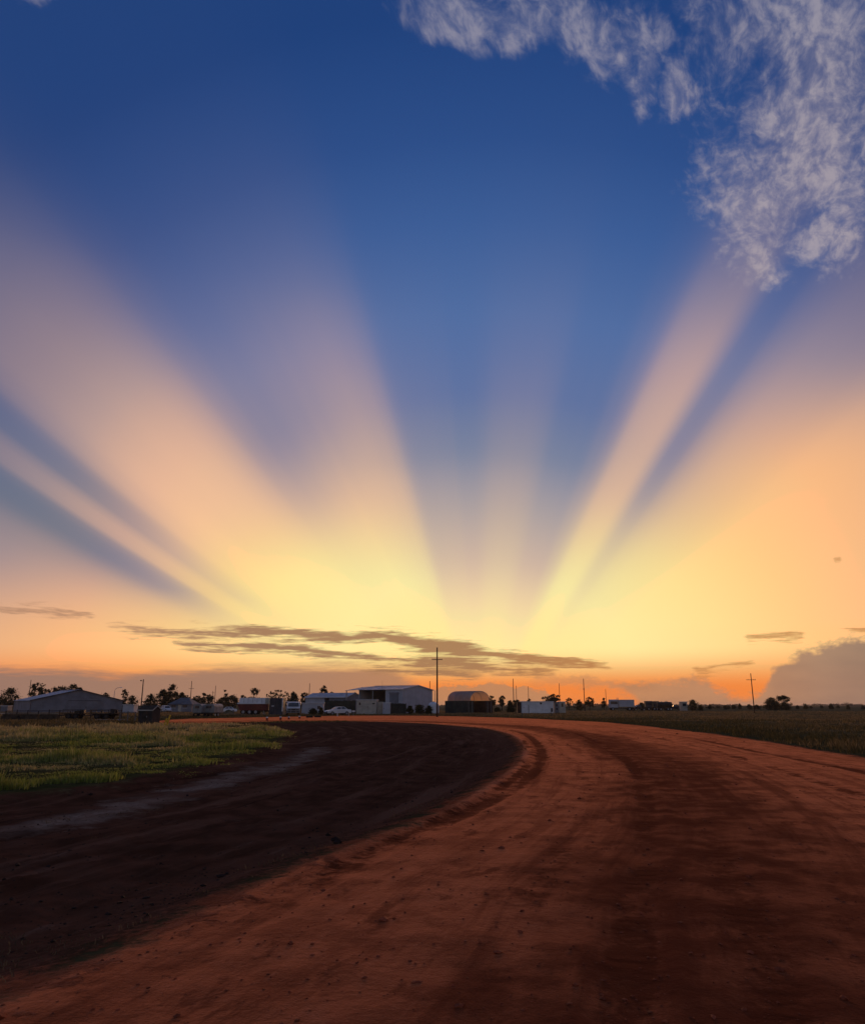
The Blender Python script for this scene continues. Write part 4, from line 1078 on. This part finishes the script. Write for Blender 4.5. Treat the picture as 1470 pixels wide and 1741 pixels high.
# ------------------------------------------------------------------ poles
def power_pole(x, ytop, depth, label, arm_y=None, arm_px=0.0, base_r=0.15, lamp=False, group=None):
    b = stand(x, depth, 0.1); H = height(ytop, depth) - b.z
    t = thing('power_pole', label, 'pole', b, 0.0, group)
    MB().tube((0, 0, -.2), (0, 0, H), base_r, base_r * 0.66, 10).build('shaft', WOOD, t, smooth=True)
    if arm_y:
        z = height(arm_y, depth) - b.z; hw = arm_px * MPP * depth
        a = MB().box(-hw, hw, base_r * .8, base_r * .8 + .08, z - .045, z + .045).build('crossarm', WOOD, t)
        for q in (-.92, -.5, .5, .92):
            MB().tube((q * hw, base_r * .8 + .05, z + .047), (q * hw, base_r * .8 + .05, z + .16), .035, .025, 6).build('insulator', PORCELAIN, a)
    if lamp:
        MB().tube((0, 0, H - .55), (-.45, -.1, H - .35), .04, .035, 6).build('bracket', STEEL, t)
        MB().box(-.85, -.42, -.25, .05, H - .55, H - .25).build('lamp_head', DARK, t, bevel=.04)
    return t
power_pole(743, 1101, 113, 'tall timber power pole with a crossarm at the edge of the red road', 1121.5, 9.0, 0.135)
power_pole(1281, 1145, 160, 'lone timber power pole with a crossarm standing out on the grass plain', 1156, 8.0, 0.115)
for x, yt, lb, extra in ((47.5, 1156, 'plain timber pole behind the low end of the grey gabled shed', {}),
                  (240, 1155, 'timber pole with a lamp at its head behind the small dark kiosk', dict(lamp=True, base_r=.19)),
                  (323, 1158, 'timber pole with a short crossarm between the grey house and the rounded trailers', dict(arm_y=1171, arm_px=4.5)),
                  (364.5, 1166, 'taller of two thin poles above the cream marker post', {}),
                  (360.5, 1175, 'shorter of two thin poles above the cream marker post', dict(arm_y=1178, arm_px=2.0)),
                  (525, 1162, 'thin pole behind the left end of the long low shed', {}),
                  (730.5, 1158, 'thin pole peeping over the right eave of the big pale shed', {}),
                  (739, 1174, 'thin pole between the big pale shed and the tall crossarm pole', {}),
                  (873, 1154, 'taller pole of the close pair left of the white portable building', {}),
                  (878, 1166, 'shorter pole of the close pair left of the white portable building', {}),
                  (898.5, 1167, 'thin pole rising behind the left half of the white portable building', {}),
                  (951.5, 1162, 'pole rising behind the cream cabin at the end of the white portable building', {}),
                  (993.5, 1154, 'tall pole rising beside the solid dark bush', dict(arm_y=1172, arm_px=1.5)),
                  (1030.5, 1172, 'short thin pole left of the white tipper truck', {})):
    dep = max(212.0, min(330.0, 7.35 / ((HORIZON - yt) * MPP)))
    power_pole(x, yt, dep, lb, base_r=extra.pop('base_r', .13), **extra)

def street_lamp():
    Y = 196.0; b = stand(192.5, Y, .05); H = height(1169.5, Y) - b.z
    t = thing('street_lamp', 'slim steel street lamp with a curved arm behind the grey gabled shed', 'street lamp', b)
    MB().tube((0, 0, -.2), (0, 0, H - .9), .09, .06, 8).build('post', STEEL, t, smooth=True)
    arm = MB(); pts = [Vector((0, 0, H - .9)), Vector((.15, 0, H - .35)), Vector((.6, 0, H - .05)), Vector((1.3, 0, H + .08))]
    for a, c in zip(pts[:-1], pts[1:]): arm.tube(a, c, .05, .045, 6)
    arm.build('arm', STEEL, t, smooth=True)
    MB().box(1.25, 1.85, -.12, .12, H, H + .14).build('lamp_head', WHITE, t, bevel=.03)
street_lamp()

# ------------------------------------------------------------------ vehicles
def wheel(t, x, y, z, r, wd, side):
    w_ = MB().tube((x, y, z), (x + side * wd, y, z), r, r, 16).build('wheel', RUBBER, t)
    MB().tube((x + side * wd, y, z), (x + side * (wd + .015), y, z), r * .58, r * .5, 12).build('rim', STEEL, w_)
def car(name, label, x, depth, rz, mt, kind='sedan', s=1.0, group=None):
    """front of the car points along local -y"""
    t = thing(name, label, 'car', stand(x, depth, 0.02), rz, group)
    if kind == 'sedan':
        prof = [(-2.25, .35), (-2.3, .62), (-2.1, .78), (-1.0, .92), (-.2, .95), (1.5, .98), (2.2, .95), (2.28, .6), (2.22, .35)]
        cab = [(-1.0, .90), (-.28, 1.40), (.95, 1.43), (1.62, .96)]
    elif kind == 'ute':
        prof = [(-2.4, .45), (-2.45, .8), (-2.2, 1.0), (-1.1, 1.08), (.6, 1.12), (2.45, 1.12), (2.5, .6), (2.4, .45)]
        cab = [(-1.1, 1.05), (-.5, 1.72), (.55, 1.75), (.75, 1.10)]
    else:
        prof = [(-2.2, .4), (-2.25, .8), (-2.0, 1.0), (-1.2, 1.1), (2.2, 1.15), (2.25, .6), (2.2, .4)]
        cab = [(-1.2, 1.08), (-.7, 1.80), (2.0, 1.85), (2.18, 1.12)]
    prof = [(a * s, b * s) for a, b in prof]; cab = [(a * s, b * s) for a, b in cab]; hw = .88 * s
    MB().extrude(prof, -hw, hw).build('body', mt, t, bevel=.05 * s)
    z0 = cab[0][1]; z1 = cab[1][1]
    ins = lambda y, z: .20 * s * (z - z0) / (z1 - z0)
    MB().extrude(cab, -hw + .05, hw - .05, ins).build('cabin', mt, t, bevel=.03 * s)
    def lerp(a, b, q): return (a[0] + (b[0] - a[0]) * q, a[1] + (b[1] - a[1]) * q)
    for sd in (-1, 1):
        pts = []
        lo_f, lo_b = lerp(cab[0], cab[1], .22), lerp(cab[3], cab[2], .22)
        hi_f, hi_b = lerp(cab[0], cab[1], .86), lerp(cab[3], cab[2], .86)
        mid_lo, mid_hi = lerp(lo_f, lo_b, .52), lerp(hi_f, hi_b, .52)
        for A, B, C_, E in ((lerp(lo_f, lo_b, .08), lerp(lo_f, lo_b, .49), lerp(hi_f, hi_b, .49), lerp(hi_f, hi_b, .08)), (lerp(lo_f, lo_b, .55), lerp(lo_f, lo_b, .93), lerp(hi_f, hi_b, .90), lerp(hi_f, hi_b, .55))):
            q = [(sd * (hw - .05 - ins(*p) + .012), p[0], p[1]) for p in (A, B, C_, E)]
            MB().slab(q, .01).build('side_window', GLASS, t)
        wheel(t, sd * (hw - .14 * s), -1.35 * s, .32 * s, .33 * s, .17 * s, sd); wheel(t, sd * (hw - .14 * s), 1.35 * s, .32 * s, .33 * s, .17 * s, sd)
        MB().box(sd * hw * .82 - .14, sd * hw * .82 + .1, prof[1][0] - .03, prof[1][0] + .03, prof[1][1] - .08 * s, prof[1][1] + .06 * s).build('headlight', GLASS, t)
        MB().box(min(sd * (hw), sd * (hw + .16)), max(sd * hw, sd * (hw + .16)), cab[0][0] + .35, cab[0][0] + .45, z0 + .08, z0 + .24).build('mirror', mt, t)
    for A, B in ((lerp(cab[0], cab[1], .15), lerp(cab[0], cab[1], .88)), (lerp(cab[3], cab[2], .15), lerp(cab[3], cab[2], .88))):
        off = -.03 if A is not None and A[0] < 0 else .03
        q = [(-(hw - .12 - ins(*A)), A[0] + off, A[1]), (hw - .12 - ins(*A), A[0] + off, A[1]), (hw - .12 - ins(*B), B[0] + off, B[1]), (-(hw - .12 - ins(*B)), B[0] + off, B[1])]
        MB().slab(q, .01).build('windscreen', GLASS, t)
    MB().box(-hw * .9, hw * .9, prof[0][0] - .09, prof[0][0] - .02, .3 * s, .52 * s).build('bumper', DARK, t)
    return t
car('parked_car', 'white sedan parked side-on in the weeds in front of the long low shed', 574, 134, R_(-58), WHITE, 'sedan', .98)
car('parked_car', 'white car half hidden behind the earth mound left of the red trailer', 387, 172, R_(-75), WHITE, 'sedan', .9)
car('parked_van', 'small white van parked in front of the grey house', 283, 180, R_(35), WHITE, 'van', .85)
car('parked_ute', 'dark ute parked by the white tipper truck', 1085, 244, R_(-80), DARK, 'ute', 1.0)
car('parked_ute', 'dark ute parked behind the pale cabin on the plain', 1147, 250, R_(80), DARK, 'ute', 1.0)

def white_truck():
    Y = 127.0
    t = thing('parked_truck', 'white truck seen from the front with a black bull bar beside the slate container', 'truck', stand(499, Y, .02), R_(12))
    hw = 1.05
    MB().extrude([(-.2, .75), (-.3, 1.25), (-.05, 1.35), (.35, 2.05), (1.6, 2.12), (1.6, .75)], -hw, hw, lambda y, z: .1 * max(0, z - 1.3)).build('cab', WHITE, t, bevel=.04)
    MB().slab([(-.88, -.06, 1.42), (.88, -.06, 1.42), (.8, .285, 2.0), (-.8, .285, 2.0)], .02).build('windscreen', GLASS, t)
    MB().box(-.95, .95, -.36, -.305, .8, 1.15).build('grille', DARK, t)
    for sd in (-1, 1):
        MB().box(sd * .82 - .16, sd * .82 + .16, -.38, -.30, .98, 1.16).build('headlight', STEEL, t)
        MB().box(sd * 1.25 - .1, sd * 1.25 + .1, .05, .12, 1.45, 1.85).build('mirror', DARK, t)
        wheel(t, sd * .82, .45, .45, .45, .22, sd); wheel(t, sd * .82, 3.6, .45, .45, .22, sd)
    bb = MB()
    for z in (.55, .85, 1.12): bb.tube((-1.0, -.55, z), (1.0, -.55, z), .045, .045, 6)
    for q in (-.95, -.4, .4, .95): bb.tube((q, -.55, .45), (q, -.55, 1.2), .045, .045, 6)
    bb.build('bull_bar', STEEL, t)
    MB().box(-1.0, 1.0, -.42, -.3, .42, .7).build('bumper', DARK, t)
    MB().box(-.55, .55, .1, 4.6, .5, .74).build('chassis', DARK, t)
    MB().box(-1.15, 1.15, 1.75, 4.8, .76, .98).build('tray', DARK, t)
    MB().box(-1.2, 1.2, 1.7, 4.8, 2.16, 2.24).build('canopy_top', WHITE, t)
    for px_ in (-1.1, 1.1):
        for py_ in (1.8, 4.7): MB().tube((px_, py_, .98), (px_, py_, 2.16), .04, .04, 6).build('canopy_post', STEEL, t)
white_truck()

def red_trailer():
    Y = 140.0; x0, x1 = 405, 456.5
    t = thing('tipper_trailer', 'dark red tipper trailer with a white tarpaulin top at the edge of the road', 'trailer', stand(x0, Y, .02), R_(2))
    L = (x1 - x0) * MPP * Y; zt, zm = height(1186.5, Y), height(1197, Y)
    MB().slab([(0.25, 0, .75), (L - .05, 0, .75), (L, 0, zm), (-.15, 0, zm)], -2.3).build('tub', REDPAINT, t)
    m = MB(); m.slab([(.05, .06, zm + .02), (L - .7, .06, zm + .02), (L - .7, .22, zt), (.15, .22, zt)], -2.1); m.build('tarpaulin', WHITE, t)
    MB().box(-.2, L - .62, -.06, .045, zm + .003, zm + .2).build('side_rail', WHITE, t)
    for q in np.linspace(.9, L - 1.3, 5): MB().tube((q, .02, zm + .22), (q + .02, .19, zt + .02), .03, .03, 5).build('tarp_bow', STEEL, t)
    MB().box(L - .66, L - .02, .02, 2.25, zm + .03, zt + .03).build('headboard', CREAM, t)
    for q in np.linspace(.6, L - .4, 6): MB().box(q, q + .09, -.07, -.003, .8, zm - .01).build('side_rib', REDPAINT, t)
    MB().box(.4, L, .7, 1.6, .52, .74).build('chassis', DARK, t)
    for q in (.9, 2.0, 3.1): 
        for sd, yy in ((-1, .35), (1, 1.95)):
            w_ = MB().tube((q, yy, .48), (q, yy + sd * .3, .48), .48, .48, 16).build('wheel', RUBBER, t); MB().tube((q, yy + sd * .3, .48), (q, yy + sd * .32, .48), .26, .22, 10).build('rim', STEEL, w_)
    MB().box(L - 1.0, L - .85, .4, .55, 0, .7).build('landing_leg', STEEL, t); MB().box(L - 1.0, L - .85, 1.75, 1.9, 0, .7).build('landing_leg', STEEL, t)
red_trailer()

def rounded_trailer(x0, x1, Y, label, mt):
    t = thing('rounded_trailer', label, 'trailer', stand((x0 + x1) / 2, Y, .02), R_(-8))
    hw = (x1 - x0) * MPP * Y / 2; zt = height(1196.8, Y)
    prof = [(-hw, .62), (-hw, zt - .45)] + [(-hw + .45 * (1 - math.cos(a)), zt - .45 + .45 * math.sin(a)) for a in np.linspace(.25, math.pi / 2, 5)]
    prof += [(-q[0], q[1]) for q in prof[::-1]]
    m = MB(); n = len(prof)
    for yy in (0.0, 3.2): m.poly([(a, yy, b) for a, b in prof])
    for k in range(n): a, b = prof[k], prof[(k + 1) % n]; m.poly([(a[0], 0, a[1]), (b[0], 0, b[1]), (b[0], 3.2, b[1]), (a[0], 3.2, a[1])])
    m.build('body', mt, t)
    MB().box(-hw * .45, hw * .45, -.04, -.004, zt - .62, zt - .25).build('window', GLASS, t)
    d = MB().box(-hw * .35, hw * .35, -.03, -.004, .66, zt - .7).build('door', mt, t); MB().box(hw * .2, hw * .3, -.06, -.033, .95, 1.05).build('handle', DARK, d)
    MB().box(-hw * .8, hw * .8, .1, 3.1, .45, .617).build('chassis', DARK, t)
    for sd in (-1, 1): wheel(t, sd * (hw - .25), 1.6, .32, .32, .18, sd)
    for sd in (-1, 1): MB().box(min(sd * .3, sd * hw * .8), max(sd * .3, sd * hw * .8), -.02, .03, .18, .44).build('mud_flap', RUBBER, t)
    MB().tube((0, 3.2, .5), (0, 4.2, .45), .06, .06, 6).build('drawbar', DARK, t)
TARP = material('grey_tarpaulin', (0.22, 0.235, 0.24), 0.6, 0.3, 1.0)
rounded_trailer(327.5, 343.5, 112, 'rounded grey trailer next to the crossarm pole', TARP)
rounded_trailer(345, 365.5, 113, 'wider rounded grey trailer next to the cream marker post', TARP)

def box_truck(label, x0, xm, x1, ytop, Y, mt, exhaust=False):
    t = thing('tipper_truck', label, 'truck', stand(x0, Y, .02), 0)
    A, L = (xm - x0) * MPP * Y, (x1 - x0) * MPP * Y; H = height(ytop, Y)
    MB().extrude([(0, .9), (0, H - .25), (.3, H), (2.3, H), (2.3, .9)], 0.0, A).build('cab', mt, t, bevel=.06)
    MB().box(.2, A - .15, -.03, -.003, H * .58, H * .84).build('side_window', GLASS, t)
    MB().slab([(A + .35, -.02, 1.15), (L, -.02, 1.15), (L + .05, -.02, H - .05), (A + .25, -.02, H - .05)], -2.35).build('tub', mt, t)
    for q in np.linspace(A + .9, L - .5, 4): MB().box(q, q + .1, -.08, -.023, 1.15, H - .1).build('side_rib', mt, t)
    MB().box(.1, L, .7, 1.6, .55, .88).build('chassis', DARK, t)
    for q in (.8, L - 1.5, L - .55):
        for sd, yy in ((-1, .35), (1, 2.0)):
            w_ = MB().tube((q, yy, .5), (q, yy + sd * .3, .5), .5, .5, 14).build('wheel', RUBBER, t); MB().tube((q, yy + sd * .3, .5), (q, yy + sd * .32, .5), .27, .22, 10).build('rim', STEEL, w_)
    if exhaust:
        for yy in (.3, 1.9): MB().tube((A + .12, yy, .9), (A + .12, yy, H + .55), .08, .08, 8).build('exhaust_stack', STEEL, t)
    MB().box(-.12, -.005, .05, 2.2, .5, .9).build('bumper', DARK, t)
    return t
box_truck('white tipper truck with two exhaust stacks standing on the plain', 1037, 1050.5, 1078, 1189.5, 243, PALE, True)
box_truck('grey box truck right of the white tipper truck on the plain', 1098, 1109, 1120, 1192, 246, BLUEBLACK)

def dark_tanker():
    Y = 240.0
    t = thing('tank_trailer', 'dark tank trailer between the grey box truck and the pale cabin', 'trailer', stand(1119, Y, .02), 0)
    L = 24 * MPP * Y
    tk = MB().tube((.1, 1.1, 1.75), (L - .1, 1.1, 1.75), .85, .85, 20).tube((-.1, 1.1, 1.75), (.1, 1.1, 1.75), .6, .85, 20).tube((L - .1, 1.1, 1.75), (L + .1, 1.1, 1.75), .85, .6, 20).build('tank', DARK, t)
    for q in (L * .3, L * .6): MB().tube((q, 1.1, 2.55), (q, 1.1, 2.75), .25, .25, 10).build('hatch', STEEL, tk)
    MB().box(.1, L, .6, 1.6, .6, .9).build('chassis', DARK, t)
    for q in (.7, L - 1.4, L - .5):
        for sd, yy in ((-1, .35), (1, 1.85)):
            w_ = MB().tube((q, yy, .46), (q, yy + sd * .3, .46), .46, .46, 14).build('wheel', RUBBER, t); MB().tube((q, yy + sd * .3, .46), (q, yy + sd * .32, .46), .25, .2, 10).build('rim', STEEL, w_)
dark_tanker()

# ------------------------------------------------------------------ tanks, fences, small things
def water_tank():
    Y = 160.0
    t = thing('water_tank', 'white round water tank between the big shed and the tall crossarm pole', 'tank', stand(737, Y, .02))
    m = MB(); rs = [(1.05, 0), (1.08, .3), (1.08, 1.5), (.95, 1.95), (.6, 2.2), (.15, 2.28)]
    for (r0, z0), (r1, z1) in zip(rs[:-1], rs[1:]): m.tube((0, 0, z0), (0, 0, z1), r0, r1, 24, cap=False)
    m.build('shell', WHITE, t, smooth=True)
    MB().tube((0, 0, 2.27), (0, 0, 2.36), .28, .26, 14).build('lid', CLAD, t)
    MB().tube((.6, -.9, .15), (.75, -1.15, .15), .05, .05, 8).build('outlet', STEEL, t)
water_tank()

def sheet_fence(label, x0, x1, ytop, Y, mt, n):
    b = stand(x0, Y); L = (x1 - x0) * MPP * Y; H = height(ytop, Y)
    t = thing('sheet_fence', label, 'fence', b)
    wd = L / n
    for k in range(n): MB().box(k * wd + .01, (k + 1) * wd - .01, (k % 2) * .03, .04 + (k % 2) * .03, -.1, H - .05 * ((k * 7) % 3)).build('panel', mt, t)
    for k in range(n + 1): MB().box(k * wd - .05, k * wd + .05, .08, .18, -.2, H + .02).build('post', DARK, t)
sheet_fence('dark sheet fence along the foot of the big shed', 664, 690, 1196, 156, SHADEGREEN, 6)
sheet_fence('dark sheet fence behind the white sedan', 553, 604, 1191, 162, SHADEGREEN, 10)

def rail_fence(label, x0, x1, ytop, Y, n, mt, rails, group=None, yb=None):
    A = stand(x0, Y); B = stand(x1, yb or Y)
    t = thing('yard_fence', label, 'fence', A, math.atan2(B.y - A.y, B.x - A.x), group)
    L = math.hypot(B.x - A.x, B.y - A.y); H = height(ytop, Y) - A.z
    for k in range(n):
        q = L * k / (n - 1); MB().tube((q, 0, -.25), (q, 0, H * (1.0 + .06 * ((k * 5) % 3 - 1))), .07, .06, 7).build('post', mt, t)
    for f in rails: MB().tube((-.1, -.09, f * H), (L + .1, -.09, f * H), .035, .035, 6).build('rail', mt, t)
rail_fence('dark timber stockyard fence in front of the grey gabled shed', 12, 208, 1207.5, 96, 12, TIMBER, (.35, .62, .9), yb=100)
rail_fence('pale low rail fence close under the wall of the grey gabled shed', -6, 102, 1212.5, 142, 11, CREAM, (.55, .95))
rail_fence('pale pipe loading frame left of the small dark kiosk', 206, 232, 1210.5, 82, 3, material('dull_pipe', (0.13, 0.12, 0.115), 0.7, 0.3, 4.0), (.97,))
rail_fence('white low kerb rail at the foot of the stockyard fence', 160, 216, 1223.5, 86, 6, material('worn_white', (0.34, 0.33, 0.32), 0.7, 0.3, 4.0), (.8,))

def sleeper_stack():
    Y = 90.0; A = stand(4, Y)
    t = thing('timber_stack', 'long low stack of dark timber sleepers in front of the stockyard fence', 'timber', A, R_(3))
    L = 93 * MPP * Y; rr = random.Random(3)
    for row in range(3):
        for k in range(3):
            for j in range(2 if row < 2 else 1):
                x0 = k * L / 3 + rr.uniform(0, .12); MB().box(x0, x0 + L / 3 - .16, j * .36 + row * .05, j * .36 + .31 + row * .05, .0 + row * .205, .2 + row * .205).build('sleeper', TIMBER, t)
sleeper_stack()

def marker_post(x, ytop, Y, label, mt_low, mt_top, group=None, w_=.09):
    b = stand(x, Y); H = height(ytop, Y) - b.z
    t = thing('marker_post', label, 'post', b, 0, group)
    MB().tube((0, 0, -.1), (0, 0, H * .72), w_, w_ * .9, 10).build('stem', mt_low, t)
    MB().tube((0, 0, H * .722), (0, 0, H), w_ * 1.05, w_ * .8, 10).build('cap', mt_top, t)
for x, yt, yb in ((455, 1219, 1226), (478, 1218.2, 1225), (492, 1218.5, 1224), (510, 1217.5, 1222.5)):
    g_ = ground_at(x, yb)
    marker_post(x, yt, g_.y, 'short dark red marker post with a pale top at the road edge', REFLECT, WHITE, 'red marker posts along the road edge', .12)
marker_post(367, 1197.5, 122, 'tall cream marker post beside the wider rounded trailer', CREAM, CREAM, None, .10)
marker_post(574, 1208, 119, 'thin white marker post in front of the white sedan', WHITE, WHITE, None, .07)
marker_post(593, 1211, 121, 'small pale stake to the right of the white sedan', CREAM, CREAM, None, .06)
def tyre(x, y, label):
    g_ = ground_at(x, y); z = ground_z(g_.x, g_.y)
    t = thing('old_tyre', label, 'tyre', (g_.x, g_.y, z - .01), 0, 'old tyres lying at the road edge')
    m = MB(); n = 18; prof = [(.30, .02), (.42, 0), (.48, .06), (.48, .16), (.42, .22), (.30, .2)]
    for k in range(n):
        a, b = 2 * math.pi * k / n, 2 * math.pi * (k + 1) / n
        for (r0, z0), (r1, z1) in zip(prof, prof[1:] + prof[:1]):
            m.poly([(r0 * math.cos(a), r0 * math.sin(a), z0), (r0 * math.cos(b), r0 * math.sin(b), z0), (r1 * math.cos(b), r1 * math.sin(b), z1), (r1 * math.cos(a), r1 * math.sin(a), z1)])
    m.build('tread', RUBBER, t)
tyre(526, 1220.5, 'old dark tyre lying flat at the far edge of the road'); tyre(540, 1220, 'old dark tyre lying flat at the far edge of the road')
def small_sign():
    b = stand(601, 128); t = thing('notice_board', 'small white notice board low in the weeds by the cream site hut', 'sign', b)
    MB().box(-.25, .25, -.02, .02, .55, .8).build('board', WHITE, t); MB().tube((0, .05, -.1), (0, .05, .78), .03, .03, 6).build('post', STEEL, t)
small_sign()
def yellow_stand():
    g_ = ground_at(282, 1236); b = (g_.x, g_.y, ground_z(g_.x, g_.y))
    t = thing('barrier_stand', 'bright yellow leaning barrier stand on the edge of the grass', 'barrier', b, R_(8))
    for (xa, xb, h, yy) in ((-.20, .02, .62, 0.0), (.02, .24, .88, .06)):
        MB().slab([(xa - .06, yy, -.03), (xa + .06, yy, -.03), (xb + .06, yy, h), (xb - .06, yy, h)], -.06).build('leg', YELLOW, t)
    MB().slab([(-.12, -.012, .36), (.15, -.012, .36), (.18, -.012, .46), (-.08, -.012, .46)], -.012).build('crossbar', YELLOW, t)
    MB().box(-.24, .10, -.05, .12, -.04, .015).build('foot', YELLOW, t)
yellow_stand()

def farm_trailer(label, x0, x1, Y, rz):
    t = thing('flat_trailer', label, 'trailer', stand(x0, Y, .01), rz)
    L = (x1 - x0) * MPP * Y
    MB().box(0, L, 0, 1.9, .62, .72).build('deck', TIMBER, t)
    MB().box(.1, L - .1, .75, 1.15, .48, .617).build('chassis', DARK, t)
    for q in np.linspace(.15, L - .2, 5): MB().tube((q, .05, .72), (q, .05, 1.12), .03, .03, 6).build('stake', DARK, t)
    MB().tube((.1, .05, 1.1), (L - .1, .05, 1.1), .025, .025, 6).build('rail', DARK, t)
    for q in (L * .3, L * .62):
        for sd, yy in ((-1, .3), (1, 1.6)):
            w_ = MB().tube((q, yy, .36), (q, yy + sd * .2, .36), .36, .36, 14).build('wheel', RUBBER, t); MB().tube((q, yy + sd * .2, .36), (q, yy + sd * .215, .36),   .2, .17, 10).build('rim', DARK, w_)
    MB().tube((-1.1, .95, .42), (.1, .95, .52), .05, .05, 6).build('drawbar', DARK, t)
    rr = random.Random(int(x0))
    for q in range(4):
        a = rr.uniform(.2, L - .8); MB().box(a, a + rr.uniform(.4, .7), .4 + .3 * q, .4 + .3 * q + .28, .723, .723 + rr.uniform(.25, .5)).build('crate', DARK, t, bevel=.02)
farm_trailer('dark flat farm trailer with stakes behind the white low kerb rail', 152, 200, 92, R_(-4))
farm_trailer('dark flat farm trailer next to the long stack of timber sleepers', 106, 143, 94, R_(5))

def mound():
    Y = 146.0; c = stand(389, Y); hw = 17 * MPP * Y
    g = np.random.default_rng(5); V, F = [], []; nr, na = 9, 28
    for i in range(nr):
        for k in range(na):
            f = i / (nr - 1); a = 2 * math.pi * k / na
            rad = hw * f * (1 + .12 * math.sin(3 * a + 1) + .05 * g.normal())
            V.append((rad * math.cos(a), rad * .6 * math.sin(a), .80 * (math.cos(math.pi * min(1, f)) * .5 + .5) * (1 + .1 * g.normal()) - .06))
    for i in range(nr - 1):
        for k in range(na): F.append((i * na + k, (i + 1) * na + k, (i + 1) * na + (k + 1) % na, i * na + (k + 1) % na))
    me = bpy.data.meshes.new('earth_mound'); me.from_pydata(V, [], F)
    me.materials.append(material('mound_earth', (0.16, 0.11, 0.06), 0.95, 0.5, 2.0, 0.1, bump=0.06, bump_scale=6.0, color2=(0.06, 0.055, 0.025)))
    me.polygons.foreach_set('use_smooth', np.ones(len(me.polygons), bool))
    o = bpy.data.objects.new('earth_mound', me); COL.objects.link(o); o.location = c
    o['kind'] = 'structure'; o['label'] = 'grassed heap of earth left of the red trailer'
mound()
for i, (x, yt, wp, dp, lb) in enumerate([(697, 1200, 14, 150, 'dark garden bush at the right end of the dark sheet fence'), (713, 1198.5, 20, 151, 'broad dark garden bush under the gable of the big shed'), (729, 1200, 13, 149, 'dark garden bush beside the white water tank'),
                                         (533, 1205, 16, 138, 'brown weedy bush in front of the white storeroom'), (546, 1203, 9, 136, 'dark upright weedy bush at the corner of the white storeroom'),
                                         (845, 1203, 12, 190, 'dark low bush right of the arched shelter containers'), (868, 1202, 16, 185, 'wide low bush on the verge left of the brown lean-to')]):
    tree(x, yt, wp, dp, 'bush', lb, 500 + i, name='garden_bush')

# ------------------------------------------------------------------ evening air over the plain
def haze():
    mt = bpy.data.materials.new('haze'); mt.use_nodes = True
    g = Nodes(mt.node_tree)
    v = g.new('ShaderNodeVolumePrincipled')
    v.inputs['Color'].default_value = (0.90, 0.86, 0.84, 1.0); v.inputs['Density'].default_value = 0.00009; v.inputs['Anisotropy'].default_value = 0.3
    g.l.new(v.outputs[0], g.new('ShaderNodeOutputMaterial').inputs['Volume'])
    o = MB().box(-4800, 4800, -4800, 4800, -1.4, 13.0).build('haze', mt, kind='stuff')
    o['label'] = 'thin evening haze lying over the plain'; o['category'] = 'haze'
haze()
